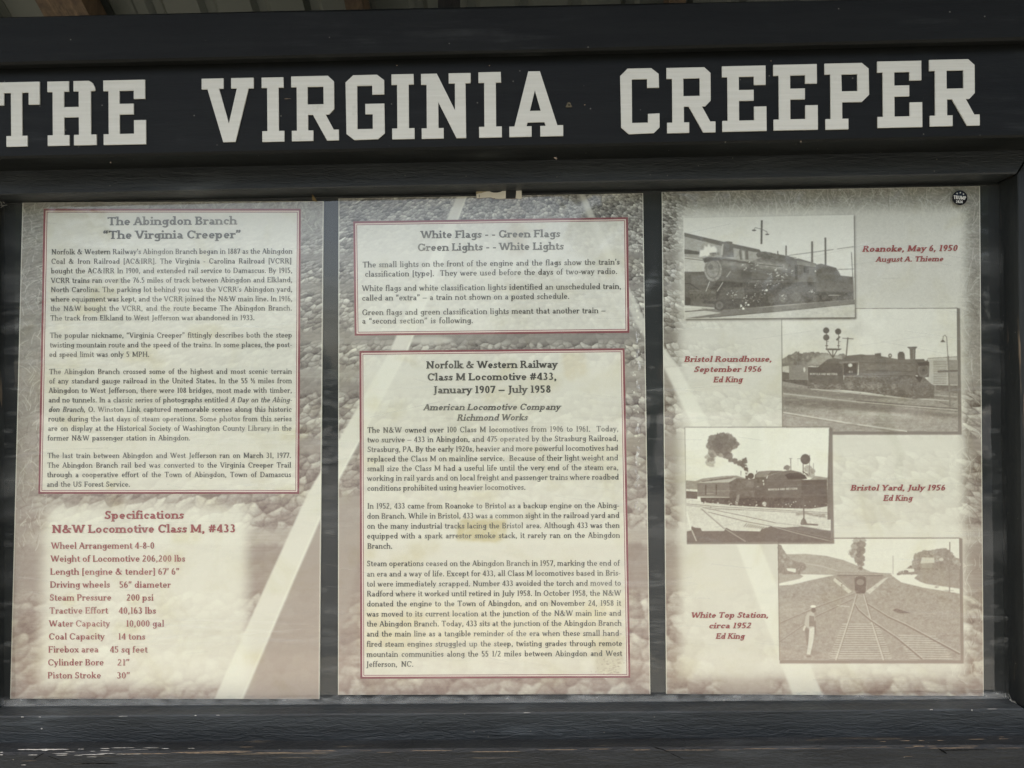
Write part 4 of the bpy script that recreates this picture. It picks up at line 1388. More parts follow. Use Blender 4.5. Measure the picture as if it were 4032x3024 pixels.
# dust along the foot
yb = np.interp(PP.PX, [0, 3972], [2782, 2758])
d = (yb - PP.PY)
nz = fbm(PP.h, PP.w, 16, 7, 4)
PP.t += np.clip((34 + nz * 26 - d) / 14, 0, 1) * (.20 + nz * .35)
PP.t += np.clip((110 + nz * 60 - d) / 100, 0, 1) * .03
yt = np.interp(PP.PX, [0, 3950], [800, 728])
PP.t += np.clip((60 - (PP.PY - yt)) / 60, 0, 1) * .02
PP.t *= np.where((PP.PX < 60) & (PP.PY < 2740), .55, 1.0)
for g0, g1 in ((1262, 1330), (2540, 2615), (3866, 3960)): PP.t *= np.where((PP.PX > g0) & (PP.PX < g1) & (PP.PY < 2720), .65, 1.0)
IMP = bpy.data.images.new('pane_grime', PP.w, PP.h)
IMP.colorspace_settings.name = 'Non-Color'
_px = np.ones((PP.h, PP.w, 4), np.float32)
_px[..., :3] = np.clip(PP.t, 0, .6)[::-1, :, None]
IMP.pixels.foreach_set(_px.ravel())
IMP.update()
IMP.pack()
M_PANE = pane_mat()

# ------------------------------------------------------------------ ground
def ground_mat():
    m, nt, b = new_mat('concrete_ground')
    v = mapping(nt, (1, 1, 1))
    a = noise(nt, v, .8, 6, .6)
    f = noise(nt, v, 60, 3)
    c = mixc(nt, a, (.19, .185, .155), (.27, .26, .225))
    c = mixc(nt, ramp(nt, f, .4, .7), c, (.23, .22, .19))
    nt.links.new(c, b.inputs['Base Color'])
    b.inputs['Roughness'].default_value = .9
    return m


M_GROUND = ground_mat()
gnd = mesh_obj('ground', [(-120, -120, 0), (120, -120, 0), (120, 120, 0), (-120, 120, 0)], [(0, 1, 2, 3)], M_GROUND)
gnd['kind'] = 'structure'
def lot_mat():
    m, nt, b = new_mat('asphalt')
    v = mapping(nt, (1, 1, 1))
    c = mixc(nt, noise(nt, v, .5, 6, .6), (.085, .085, .08), (.13, .13, .12))
    nt.links.new(c, b.inputs['Base Color'])
    b.inputs['Roughness'].default_value = .85
    return m
lot = mesh_obj('parking_lot', [(-60, -60, .004), (60, -60, .004), (60, -3.2, .004), (-60, -3.2, .004)], [(0, 1, 2, 3)], lot_mat())
lot['kind'] = 'structure'
# trees added behind the camera, unseen directly, shaped to darken the pane's reflections
def leaf_mat():
    m, nt, b = new_mat('foliage')
    v = mapping(nt, (1, 1, 1))
    c = mixc(nt, noise(nt, v, 1.4, 5, .6), (.028, .048, .018), (.075, .11, .035))
    nt.links.new(c, b.inputs['Base Color'])
    b.inputs['Roughness'].default_value = .7
    return m
rg = np.random.default_rng(5)
TV, TF = [], []
for tx, ty, th, tr in ((2.4, -14, 8.6, 1.9), (4.6, -15, 9.4, 2.3), (7.2, -14, 8.2, 2.2), (9.6, -15, 9.6, 2.4), (12.2, -14, 9.0, 2.4), (15, -16, 10, 2.8), (.2, -19, 5.2, 1.6),
                       (-2.2, -22, 3.4, 1.7), (-5, -22, 3.0, 1.9), (-7.6, -21, 3.6, 1.8), (-10.6, -14, 6.8, 2.3), (-13.6, -15, 8, 2.8), (18.5, -17, 8, 3), (-17, -17, 8, 3)):
    cl = rg.normal(0, 1, (26, 3)); cl /= np.linalg.norm(cl, axis=1)[:, None]
    cl = cl * (rg.random((26, 1)) ** .5) * np.array([tr, tr, th * .42]) + np.array([tx, ty, th * .56])
    for c_ in cl:
        r_ = rg.uniform(.45, .85)
        p = rg.normal(0, r_ * .5, (85, 3)) + c_
        for q_ in p:
            u_ = rg.normal(0, 1, 3); u_ /= np.linalg.norm(u_); w_ = np.cross(u_, rg.normal(0, 1, 3)); w_ /= np.linalg.norm(w_)
            s_ = rg.uniform(.10, .22); b_ = len(TV)
            TV += [q_ - u_ * s_, q_ + w_ * s_ * .6, q_ + u_ * s_, q_ - w_ * s_ * .6]
            TF.append((b_, b_ + 1, b_ + 2, b_ + 3))
    b_ = len(TV)
    for zz, rr in ((0, .16), (th * .8, .05)):
        for a_ in range(6): TV.append((tx + rr * math.cos(a_ * 1.047), ty + rr * math.sin(a_ * 1.047), zz))
    for a_ in range(6): TF.append((b_ + a_, b_ + (a_ + 1) % 6, b_ + 6 + (a_ + 1) % 6, b_ + 6 + a_))
tl_ = mesh_obj('added_tree_line', TV, TF, leaf_mat())
tag(tl_, 'dark green tree line added out of view, mirrored faintly in the pane', 'trees', kind='stuff')

# ------------------------------------------------------------------ the display case
case = empty('display_case', (0, 0, 0), 'long black wooden display case with white slab lettering above three posters', 'notice board')


def yl(a, b, x):
    return a + (b - a) * x / 4032.


XL, XR = -260, 4330
FA, SA, RA, LA = -.158, -.135, -.057, -.103        # depths of fascia, sign board, rails and ledge
board('fascia_board', [(XL, yl(62, -21, XL)), (XR, yl(62, -21, XR)), (XR, yl(253, 154, XR)), (XL, yl(253, 154, XL))], FA, SA - .0006, M_HEAD, case, 60, .004, .0006, 1)
sign = board('sign_board', [(XL, yl(215, 116, XL)), (XR, yl(215, 116, XR)), (XR, yl(623, 538, XR)), (XL, yl(623, 538, XL))], SA, RA - .0008, M_SIGN, case, 60, .004, .0005, 2)
# top rail and bottom rail are mitred into the stiles
board('top_rail', [(XL, yl(560, 475, XL)), (4130, 470), (4003, 682), (-60, 768)], RA, .018, M_RAIL, case, 60, .0022, .0006, 3)
board('bottom_rail', [(-62, 2822), (4033, 2791), (4200, 2950), (XL, 3010)], RA, .018, M_SILL, case, 60, .0022, .0007, 4)
board('side_rail', [(4136, 476), (4210, 2955), (4036, 2787), (4006, 688)][0:4] if False else [(4137, 474), (4205, 2946), (4037, 2787), (4007, 688)], RA + .001, .018, M_STILE, case, 60, .0022, .0006, 5)
board('side_rail', [(-66, 774), (-68, 2818), (-260, 2960), (-260, 560)], RA + .001, .018, M_STILE, case, 40, .0022, .0006, 6)
board('ledge_board', [(XL, yl(2963, 2936, XL)), (XR, yl(2963, 2936, XR)), (XR, 3420), (XL, 3420)], LA, RA - .001, M_LEDGE, case, 80, .004, .0011, 7)
bp = rays([(-120, 600), (4200, 540), (4200, 2950), (-120, 2950)], .004)
bq = bp.copy(); bq[:, 1] = .018
mesh_obj('back_panel', list(bp) + list(bq), [(0, 1, 2, 3), (7, 6, 5, 4), (0, 4, 5, 1), (1, 5, 6, 2), (2, 6, 7, 3), (3, 7, 4, 0)], M_BACK, case)
# posts that carry the case
x0, z0 = at(-200, 2950, -.04).x, at(0, 3400, -.05).z
x1 = at(4250, 2950, -.04).x
M_POST = wood('post_paint', (.014, .0145, .014), (.026, .027, .026), grain='z', bump=.4, seed=3.3)
box('post', x0 - .10, x0 - .002, -.05, .05, 0, 2.35, M_POST, case)
box('post', x1 + .004, x1 + .10, -.05, .05, 0, 2.35, M_POST, case)

# raised white letters: outlines in cells of 402 units height, taken from the sign
LET = {
 'T': (290, [[(0, 0), (290, 0), (290, 142), (222, 142), (222, 66), (180, 66), (180, 336), (212, 336), (212, 402), (82, 402), (82, 336), (112, 336), (112, 66), (68, 66), (68, 142), (0, 142)]]),
 'H': (302, [[(0, 0), (133, 0), (133, 64), (102, 64), (102, 162), (194, 162), (194, 64), (162, 64), (162, 0), (300, 0), (300, 64), (268, 64), (268, 337), (302, 337), (302, 402), (163, 402), (163, 337), (194, 337), (194, 226), (102, 226), (102, 337), (134, 337), (134, 402), (0, 402), (0, 337), (32, 337), (32, 64), (0, 64)]]),
 'HP': (302, [[(0, 0), (133, 0), (133, 64), (102, 64), (102, 162), (194, 162), (194, 64), (162, 64), (162, 0), (258, 0), (280, 14), (294, 40), (296, 62), (268, 64), (268, 337), (302, 337), (302, 402), (163, 402), (163, 337), (194, 337), (194, 226), (102, 226), (102, 337), (134, 337), (134, 402), (0, 402), (0, 337), (32, 337), (32, 64), (0, 64)]]),
 'E': (264, [[(0, 0), (260, 0), (260, 118), (190, 118), (190, 66), (100, 66), (100, 148), (188, 148), (188, 214), (100, 214), (100, 336), (190, 336), (190, 252), (264, 252), (264, 402), (0, 402), (0, 336), (32, 336), (32, 66), (0, 66)]]),
 'V': (324, [[(0, 0), (136, 0), (136, 64), (108, 64), (168, 286), (220, 64), (184, 64), (184, 0), (324, 0), (324, 66), (292, 66), (208, 400), (132, 400), (36, 66), (0, 66)]]),
 'I': (138, [[(0, 0), (134, 0), (136, 64), (104, 64), (104, 336), (138, 336), (138, 402), (2, 402), (2, 336), (34, 336), (34, 64), (0, 64)]]),
 'R': (296, [[(0, 0), (230, 0), (268, 36), (268, 206), (236, 240), (214, 240), (264, 336), (296, 336), (296, 402), (222, 402), (134, 240), (104, 240), (104, 338), (136, 338), (136, 402), (2, 402), (2, 338), (34, 338), (34, 66), (0, 66)], [(102, 66), (202, 66), (202, 176), (102, 176)]]),
 'G': (242, [[(48, 0), (196, 0), (240, 34), (240, 122), (166, 122), (166, 66), (72, 66), (72, 336), (168, 336), (168, 244), (122, 244), (122, 180), (240, 180), (242, 364), (200, 400), (52, 402), (4, 364), (0, 44)]]),
 'N': (310, [[(0, 0), (98, 0), (210, 230), (210, 62), (172, 62), (172, 0), (308, 0), (308, 62), (276, 62), (278, 402), (218, 402), (106, 176), (106, 338), (138, 338), (138, 402), (2, 402), (2, 338), (34, 338), (34, 66), (0, 66)]]),
 'A': (334, [[(120, 0), (192, 0), (298, 336), (334, 336), (334, 402), (192, 402), (192, 338), (226, 338), (218, 314), (114, 314), (106, 338), (138, 338), (138, 402), (0, 402), (0, 338), (32, 338)], [(160, 118), (196, 244), (128, 244)]]),
 'C': (244, [[(46, 0), (194, 0), (240, 36), (242, 120), (168, 120), (168, 66), (72, 66), (72, 336), (172, 336), (172, 282), (244, 280), (244, 366), (208, 400), (52, 404), (4, 362), (0, 44)]]),
 'P': (277, [[(0, 0), (232, 0), (274, 36), (276, 196), (232, 238), (108, 238), (108, 340), (146, 340), (146, 404), (4, 404), (4, 340), (36, 340), (36, 66), (0, 66)], [(104, 68), (204, 68), (204, 172), (106, 172)]]),
}
k = .63291
# letter, left edge, right edge (at the foot), top and foot y at the left, in photograph pixels
SIGN = [('T', -42 * k, 248 * k, 514 * k, 914 * k), ('HP', 297 * k, 600 * k, 508 * k, 907 * k), ('E', 645 * k, 908 * k, 501 * k, 901 * k),
        ('V', 1257 * k, 1580 * k, 490 * k, 888 * k), ('I', 1630 * k, 1769 * k, 483 * k, 882 * k), ('R', 1814 * k, 2108 * k, 476 * k, 878 * k),
        ('G', 1300 + 98 * k, 1300 + 340 * k, 469 * k, 871 * k), ('I', 1300 + 384 * k, 1300 + 525 * k, 463 * k, 866 * k), ('N', 1300 + 568 * k, 1300 + 878 * k, 460 * k, 863 * k),
        ('I', 1300 + 925 * k, 1300 + 1068 * k, 450 * k, 856 * k), ('A', 1300 + 1115 * k, 1300 + 1450 * k, 447 * k, 852 * k),
        ('C', 1300 + 1807 * k, 1300 + 2050 * k, 428 * k, 833 * k), ('R', 1300 + 2095 * k, 2632 + 293 * k, 423 * k, 828 * k), ('E', 2632 + 336 * k, 2632 + 611 * k, 413 * k, 819 * k),
        ('E', 2632 + 655 * k, 2632 + 930 * k, 404 * k, 811 * k), ('P', 2632 + 974 * k, 2632 + 1251 * k, 396 * k, 804 * k), ('E', 2632 + 1302 * k, 2632 + 1580 * k, 383 * k, 795 * k), ('R', 2632 + 1625 * k, 2632 + 1937 * k, 373 * k, 786 * k)]
for ch, xa, xb, ya, yb_ in SIGN:
    w, loops = LET[ch]
    sx, sy = (xb - xa) / w, (yb_ - ya) / 402.
    sl = -.0215
    f = lambda p: (xa + p[0] * sx - (402 - p[1]) * sy * .007, ya + p[1] * sy + sl * p[0] * sx)
    lo = prism('letter', loops, SA - .0022, SA + .0002, M_LETTER, case, f)
    lo['label'] = 'white slab letter %s' % ch[0]

# chips of bare wood and old white paint along the ledge, webs in the corners
M_CHIP = plain('white_paint_chip', (.42, .41, .38), .7, .2, .25, 90)
M_BARE = plain('bare_wood_streak', (.19, .145, .10), .8, .1, .3, 120)
M_WEB = plain('dusty_web', (.30, .30, .27), .9, .1)


def slivers(name, lst, mat, Y, parent, kind='stuff'):
    V, F = [], []
    for x0_, x1_, y, h, sl in lst:
        n = max(5, int((x1_ - x0_) / 9))
        T, B = [], []
        for i in range(n + 1):
            t = i / n
            x = x0_ + (x1_ - x0_) * t
            e = min(1, 5 * t, 5 * (1 - t)) ** .7
            T.append((x, y + sl * (x - x0_) - h * e * random.uniform(.25, .6)))
            B.append((x, y + sl * (x - x0_) + h * e * random.uniform(.15, .6)))
        b = len(V)
        V += list(rays(T + B, Y))
        m = n + 1
        for i in range(n): F.append((b + i, b + m + i, b + m + i + 1, b + i + 1))
    o = mesh_obj(name, V, F, mat, parent)
    o['kind'] = kind
    return o


c7 = lambda x, y: (x * .4521, 2700 + y * .4521)
lst = []
for xa, xb, y, h in ((145, 605, 556, 16), (360, 420, 562, 14), (240, 330, 603, 10), (675, 735, 553, 6), (785, 830, 570, 6), (870, 960, 547, 8), (960, 1180, 541, 6), (870, 960, 566, 8), (640, 720, 606, 8), (700, 920, 600, 9), (840, 1010, 590, 7), (450, 600, 590, 7), (480, 590, 604, 7), (1240, 1385, 541, 5), (1400, 1475, 547, 6), (1120, 1300, 556, 4), (0, 30, 580, 12), (0, 24, 602, 14), (1000, 1240, 596, 7), (750, 850, 620, 5), (180, 230, 690, 7), (1630, 1700, 545, 6), (560, 660, 575, 5)):
    a = c7(xa, y); b = c7(xb, y)
    lst.append((a[0], b[0], a[1], h * .4521 * .62, -.004))
slivers('paint_flakes', lst, M_CHIP, LA - .0028, case)
lst = []
for xa, xb, y, h in ((1010, 1500, 594, 8), (1480, 2212, 582, 12), (1780, 2190, 572, 6), (2080, 2212, 534, 5), (1600, 1990, 590, 5), (180, 320, 655, 4)):
    a = c7(xa, y); b = c7(xb, y)
    lst.append((a[0], b[0], a[1], h * .4521 * .7, -.007))
x = 1000
while x < 4000:
    l = random.uniform(30, 220)
    lst.append((x, x + l, yl(2969, 2942, x) + random.uniform(-4, 4), random.uniform(.8, 3), -.0067))
    x += l + random.uniform(0, 90)
slivers('bare_wood_streaks', lst, M_BARE, LA - .0030, case)
lst = []
c8 = lambda x, y: (3432 + x * .27125, 2600 + y * .27125)
for xa, xb, y, h in ((120, 215, 1178, 8), (410, 565, 1168, 10), (675, 775, 1167, 7), (945, 1045, 1162, 8), (1400, 1650, 1145, 8), (1830, 1990, 1140, 6), (130, 230, 1250, 5), (590, 780, 1246, 14), (800, 960, 1246, 8), (1240, 1560, 1245, 9), (470, 600, 1395, 6), (1840, 1930, 1112, 5)):
    a = c8(xa, y); b = c8(xb, y)
    lst.append((a[0], b[0], a[1], h * .27 * .8, -.005))
slivers('bare_wood_streaks', lst, M_BARE, LA - .0034, case)
lst = [(82, 94, 2823, 4, 0), (152, 162, 2823, 2.5, 0), (465, 505, 2820.5, 2, 0), (766, 774, 2817, 5, 0), (850, 866, 2816, 2.5, 0), (3661, 3673, 2794, 4, 0), (3884, 3930, 2791.5, 1.6, 0), (160, 168, 2869, 6, 0), (3825, 3829, 2796, 8, 0), (2060, 2090, 2806, 2, 0)]
slivers('paint_flakes', lst, M_CHIP, RA - .0016, case)
# the crack that opens along the bottom rail above the ledge
M_CRACK = plain('open_joint', (.006, .006, .006), .9, 0)
slivers('crack', [(2568, 2640, 2940, 5, .30), (2632, 2700, 2962, 3.5, .46), (130, 176, 2990, 5, -.55), (186, 240, 2976, 3, .35), (3690, 3730, 2944, 7, .6), (3700, 3890, 2955, 4, -.02), (300, 470, 3006, 4, 0)], M_CRACK, LA - .0036, case)
# worn scar between the words of the sign
scar = [(2228 + 12 * math.cos(a) * (1 + .2 * math.sin(3 * a)), 415 + 10 * math.sin(a) + 3 * math.cos(2 * a)) for a in np.linspace(0, 6.283, 15)[:-1]]
hole = [(2240 - 9 + 5 * math.cos(a), 413 + 3 * math.sin(a)) for a in np.linspace(6.283, 0, 9)[:-1]]
sc_o = prism('chipped_scar', [[(x + 12, y) for x, y in scar], [(x + 10, y) for x, y in hole]], SA - .0012, SA + .0002, plain('chipped_tan', (.10, .085, .055), .9, .1, .3, 300), case)
slivers('paint_flakes', [(2299, 2306, 413, 4, 0), (1118, 1148, 389, 3, 0), (1925, 1930, 258, 5, 0), (3033, 3038, 240, 4, 0), (1560, 1566, 258, 5, 0), (3150, 3156, 557, 8, .2), (433, 438, 640, 6, 0), (2180, 2194, 620, 8, .3)], M_BARE, SA - .0012, case)
pane_p = rays(QP, -.0085)
pane_q = rays(QP, -.0085); pane_q[:, 1] = -.0055
pane = mesh_obj('glass_pane', list(pane_p), [(3, 2, 1, 0)], M_PANE, case, uvs=[(0, 1), (1, 1), (1, 0), (0, 0)])
M_EDGE = plain('pane_edge', (.10, .13, .12), .3, .5)

# ------------------------------------------------------------------ posters
def sheet(name, q, mat, PR, Yf, Yb, parent, nx=8, ny=12):
    """printed sheet of paper board; uv follows the print"""
    src = []
    for j in range(ny + 1):
        for i in range(nx + 1):
            u, v = i / nx, j / ny
            a = (q[0][0] * (1 - u) + q[1][0] * u, q[0][1] * (1 - u) + q[1][1] * u)
            b = (q[3][0] * (1 - u) + q[2][0] * u, q[3][1] * (1 - u) + q[2][1] * u)
            src.append((a[0] * (1 - v) + b[0] * v, a[1] * (1 - v) + b[1] * v))
    F = rays(src, Yf)
    uv = apply_h(PR.H, src) / np.array([PR.w, PR.h])
    uv[:, 1] = 1 - uv[:, 1]
    n = nx + 1
    faces = [(j * n + i, (j + 1) * n + i, (j + 1) * n + i + 1, j * n + i + 1) for j in range(ny) for i in range(nx)]
    V = list(F)
    UV = list(uv)
    ring = [i for i in range(nx + 1)] + [j * n + nx for j in range(1, ny + 1)] + [ny * n + i for i in range(nx - 1, -1, -1)] + [j * n for j in range(ny - 1, 0, -1)]
    b = len(V)
    for r in ring:
        p = F[r].copy(); p[1] = Yb
        V.append(p); UV.append(uv[r])
    m = len(ring)
    for i in range(m):
        faces.append((ring[i], ring[(i + 1) % m], b + (i + 1) % m, b + i))
    faces.append(tuple(b + i for i in range(m)))
    return mesh_obj(name, V, faces, mat, parent, uvs=UV)


def border(q, parent):
    """thick red line, pale line and thin red line round a text panel"""
    def frame(name, a, b, mat, Y):
        V = list(rays(a + b, Y))
        f = [(i, i + 4, (i + 1) % 4 + 4, (i + 1) % 4) for i in range(4)]
        return mesh_obj(name, V, f, mat, parent)
    frame('border', q, inset(q, 8.2), M_BORDER, -.0022)
    frame('border', inset(q, 8.2), inset(q, 12.6), M_GAPLINE, -.0022)
    frame('border', inset(q, 12.6), inset(q, 15.2), M_BORDER, -.0022)


def L(sc, ox, oy, txt, x0, x1, y0, y1):
    return (txt, ox + x0 * sc, oy + y0 * sc, ox + x1 * sc, oy + y1 * sc)


a1 = lambda *a: L(.63291, 0, 700, *a)
a2 = lambda *a: L(.63291, 0, 1350, *a)
a3 = lambda *a: L(.64725, 0, 1950, *a)
b1 = lambda *a: L(.63291, 1300, 700, *a)
b2 = lambda *a: L(.63291, 1300, 1350, *a)
b3 = lambda *a: L(.64725, 1300, 1950, *a)
d1 = lambda *a: L(.63291, 2632, 700, *a)
d2 = lambda *a: L(.63291, 2632, 1350, *a)
d3 = lambda *a: L(.64725, 2632, 1950, *a)
YT = -.0026


def poster(q, label, mat, PR):
    c = rays([((q[2][0] + q[3][0]) / 2, (q[2][1] + q[3][1]) / 2)], 0)[0]
    e = empty('poster', tuple(map(float, c)), label, 'poster', 'posters inside the display case')
    sheet('sheet', q, mat, PR, -.0015, .0025, e)
    return e


pl = poster(Q1, 'left poster, railroad branch history in a red border above reddish specifications', M_SHEET1, P1)
bx = sheet('text_panel', BOX1, M_SHEET1, P1, -.0019, -.0016, pl, 4, 6)
border(BOX1, bx)
CAPB = 20.8
text_obj('title_text', [a1('The Abingdon Branch', 668, 1475, 296, 291), a1('\u201cThe Virginia Creeper\u201d', 640, 1500, 381, 377)], 32.5, SLAB, M_GREY, bx, YT)
text_obj('paragraph_text', [
    a1('Norfolk & Western Railway\u2019s Abingdon Branch began in 1887 as the Abingdon', 319, 1820, 477, 472),
    a1('Coal & Iron Railroad [AC&IRR]. The Virginia - Carolina Railroad [VCRR]', 318, 1815, 536, 533),
    a1('bought the AC&IRR In 1900, and extended rail service to Damascus. By 1915,', 316, 1820, 595, 592),
    a1('VCRR trains ran over the 76.5 miles of track between Abingdon and Elkland,', 316, 1820, 655, 650),
    a1('North Carolina. The parking lot behind you was the VCRR\u2019s Abingdon yard,', 315, 1820, 712, 709),
    a1('where equipment was kept, and the VCRR joined the N&W main line. In 1916,', 314, 1820, 771, 768),
    a1('the N&W bought the VCRR, and the route became The Abingdon Branch.', 313, 1818, 829, 826),
    a1('The track from Elkland to West Jefferson was abandoned in 1933.', 312, 1585, 888, 886)], CAPB, BODY, M_GREY, bx, YT, .965)
text_obj('paragraph_text', [
    a1('The popular nickname, \u201cVirginia Creeper\u201d fittingly describes both the steep', 309, 1818, 996, 994),
    a1('twisting mountain route and the speed of the trains. In some places, the post-', 309, 1818, 1056, 1054),
    a2('ed speed limit was only 5 MPH.', 305, 930, 88, 87)], CAPB, BODY, M_GREY, bx, YT, .965)
text_obj('paragraph_text', [
    a2('The Abingdon Branch crossed some of the highest and most scenic terrain', 305, 1817, 195, 193),
    a2('of any standard gauge railroad in the United States. In the 55 \u00bd miles from', 304, 1817, 253, 251),
    a2('Abingdon to West Jefferson, there were 108 bridges, most made with timber,', 302, 1817, 312, 311),
    a2('and no tunnels. In a classic series of photographs entitled _A Day on the Abing-_', 301, 1817, 371, 370),
    a2('_don Branch_, O. Winston Link captured memorable scenes along this historic', 299, 1815, 430, 429),
    a2('route during the last days of steam operations. Some photos from this series', 299, 1815, 489, 488),
    a2('are on display at the Historical Society of Washington County Library in the', 297, 1815, 548, 547),
    a2('former N&W passenger station in Abingdon.', 295, 1185, 608, 607)], CAPB, BODY, M_GREY, bx, YT, .965)
text_obj('paragraph_text', [
    a2('The last train between Abingdon and West Jefferson ran on March 31, 1977.', 294, 1812, 717, 716),
    a2('The Abingdon Branch rail bed was converted to the Virginia Creeper Trail', 293, 1812, 777, 776),
    a2('through a cooperative effort of the Town of Abingdon, Town of Damascus', 292, 1812, 836, 835),
    a2('and the US Forest Service.', 290, 810, 896, 895)], CAPB, BODY, M_GREY, bx, YT, .965)
text_obj('title_text', [a3('Specifications', 634, 1120, 145, 143), a3('N&W Locomotive Class M, #433', 315, 1435, 230, 226)], 32, SLAB, M_BROWNRED, pl, YT)
sp = []
for i, (t0, x0_, x1_, t1, x2_, x3_) in enumerate((
    ('Wheel Arrangement 4-8-0', 310, 940, None, 0, 0), ('Weight of Locomotive 206,200 lbs', 307, 1128, None, 0, 0), ('Length [engine & tender] 67\u2019 6\u201d', 303, 1093, None, 0, 0),
    ('Driving wheels', 302, 670, '56\u201d diameter', 724, 1040), ('Steam Pressure', 300, 678, '200 psi', 768, 935), ('Tractive Effort', 299, 658, '40,163 lbs', 720, 950),
    ('Water Capacity', 297, 670, '10,000 gal', 765, 1000), ('Coal Capacity', 295, 638, '14 tons', 717, 885), ('Firebox area', 292, 600, '45 sq feet', 667, 898),
    ('Cylinder Bore', 290, 632, '21\u201d', 712, 790), ('Piston Stroke', 288, 615, '30\u201d', 709, 792))):
    y = 326 + i * 78.9
    sp.append(a3(t0, x0_, x1_, y, y - 1))
    if t1: sp.append(a3(t1, x2_, x3_, y, y))
text_obj('specification_text', sp, 25, BODY, M_BROWNRED, pl, YT)

pm = poster(Q2, 'middle poster, two red-bordered text panels with a torn label above its top edge', M_SHEET2, P2)
bx = sheet('text_panel', BOX2, M_SHEET2, P2, -.0019, -.0016, pm, 4, 3)
border(BOX2, bx)
text_obj('title_text', [b1('White Flags - - Green Flags', 563, 1433, 377, 369), b1('Green Lights - - White Lights', 542, 1455, 456, 447)], 29.5, SLAB, M_GREYB, bx, YT)
text_obj('paragraph_text', [b1('The small lights on the front of the engine and the flags show the train\u2019s', 201, 1802, 558, 540),
    b1('classification [type].  They were used before the days of two-way radio.', 215, 1788, 616, 598)], 22.5, BODY, M_GREYB, bx, YT, 1.0)
text_obj('paragraph_text', [b1('White flags and white classification lights identified an unscheduled train,', 197, 1812, 705, 692),
    b1('called an \u201cextra\u201d \u2013 a train not shown on a posted schedule.', 197, 1490, 765, 753)], 22.5, BODY, M_GREYB, bx, YT, 1.0)
text_obj('paragraph_text', [b1('Green flags and green classification lights meant that another train \u2013', 198, 1715, 855, 842),
    b1('a \u201csecond section\u201d is following.', 198, 890, 908, 904)], 22.5, BODY, M_GREYB, bx, YT, 1.0)
bx = sheet('text_panel', BOX3, M_SHEET2, P2, -.0019, -.0016, pm, 4, 6)
border(BOX3, bx)
text_obj('title_text', [b2('Norfolk & Western Railway', 597, 1415, 160, 155), b2('Class M Locomotive #433,', 603, 1410, 235, 231), b2('January 1907 \u2013 July 1958', 640, 1375, 315, 310)], 29, SLAB, M_GREYB, bx, YT)
text_obj('title_text', [b2('American Locomotive Company', 578, 1432, 420, 417), b2('Richmond Works', 787, 1228, 485, 482)], 25, SLABI, M_GREYB, bx, YT)
CAPC = 22
text_obj('paragraph_text', [
    b2('The N&W owned over 100 Class M locomotives from 1906 to 1961.  Today,', 230, 1795, 560, 551),
    b2('two survive \u2013 433 in Abingdon, and 475 operated by the Strasburg Railroad,', 230, 1793, 620, 610),
    b2('Strasburg, PA. By the early 1920s, heavier and more powerful locomotives had', 230, 1793, 680, 670),
    b2('replaced the Class M on mainline service.  Because of their light weight and', 230, 1793, 739, 731),
    b2('small size the Class M had a useful life until the very end of the steam era,', 229, 1795, 799, 791),
    b2('working in rail yards and on local freight and passenger trains where roadbed', 229, 1797, 859, 851),
    b2('conditions prohibited using heavier locomotives.', 229, 1217, 921, 914)], CAPC, BODY, M_GREYB, bx, YT, .965)
text_obj('paragraph_text', [
    b3('In 1952, 433 came from Roanoke to Bristol as a backup engine on the Abing-', 225, 1760, 82, 78),
    b3('don Branch. While in Bristol, 433 was a common sight in the railroad yard and', 223, 1761, 143, 138),
    b3('on the many industrial tracks lacing the Bristol area. Although 433 was then', 223, 1762, 204, 199),
    b3('equipped with a spark arrestor smoke stack, it rarely ran on the Abingdon', 223, 1764, 264, 259),
    b3('Branch.', 225, 380, 326, 325)], CAPC, BODY, M_GREYB, bx, YT, .965)
text_obj('paragraph_text', [
    b3('Steam operations ceased on the Abingdon Branch in 1957, marking the end of', 222, 1762, 432, 429),
    b3('an era and a way of life. Except for 433, all Class M locomotives based in Bris-', 222, 1768, 495, 489),
    b3('tol were immediately scrapped. Number 433 avoided the torch and moved to', 222, 1770, 556, 550),
    b3('Radford where it worked until retired in July 1958. In October 1958, the N&W', 222, 1771, 616, 611),
    b3('donated the engine to the Town of Abingdon, and on November 24, 1958 it', 222, 1771, 677, 672),
    b3('was moved to its current location at the junction of the N&W main line and', 222, 1772, 739, 733),
    b3('the Abingdon Branch. Today, 433 sits at the junction of the Abingdon Branch', 222, 1774, 799, 794),
    b3('and the main line as a tangible reminder of the era when these small hand-', 221, 1775, 860, 855),
    b3('fired steam engines struggled up the steep, twisting grades through remote', 221, 1777, 922, 917),
    b3('mountain communities along the 55 1/2 miles between Abingdon and West', 221, 1777, 984, 978),
    b3('Jefferson, NC.', 218, 508, 1045, 1043)], CAPC, BODY, M_GREYB, bx, YT, .965)

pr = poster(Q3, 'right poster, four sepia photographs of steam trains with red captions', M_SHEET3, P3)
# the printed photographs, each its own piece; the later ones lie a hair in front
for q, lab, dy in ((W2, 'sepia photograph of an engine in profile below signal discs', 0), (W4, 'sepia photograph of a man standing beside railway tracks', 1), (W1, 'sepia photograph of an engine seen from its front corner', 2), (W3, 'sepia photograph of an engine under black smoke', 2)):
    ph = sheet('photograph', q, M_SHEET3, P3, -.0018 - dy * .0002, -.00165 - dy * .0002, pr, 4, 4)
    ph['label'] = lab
text_obj('caption_text', [d1('Roanoke, May 6, 1950', 1204, 1797, 461, 455)], 24, SLABI, M_RED, pr, YT)
text_obj('caption_text', [d1('August A. Thieme', 1288, 1710, 523, 519)], 20.5, SLABI, M_RED, pr, YT)
text_obj('caption_text', [d2('Bristol Roundhouse,', 95, 643, 119, 117), d2('September 1956', 156, 578, 182, 180), d2('Ed King', 277, 460, 246, 244)], 22.5, SLABI, M_RED, pr, YT)
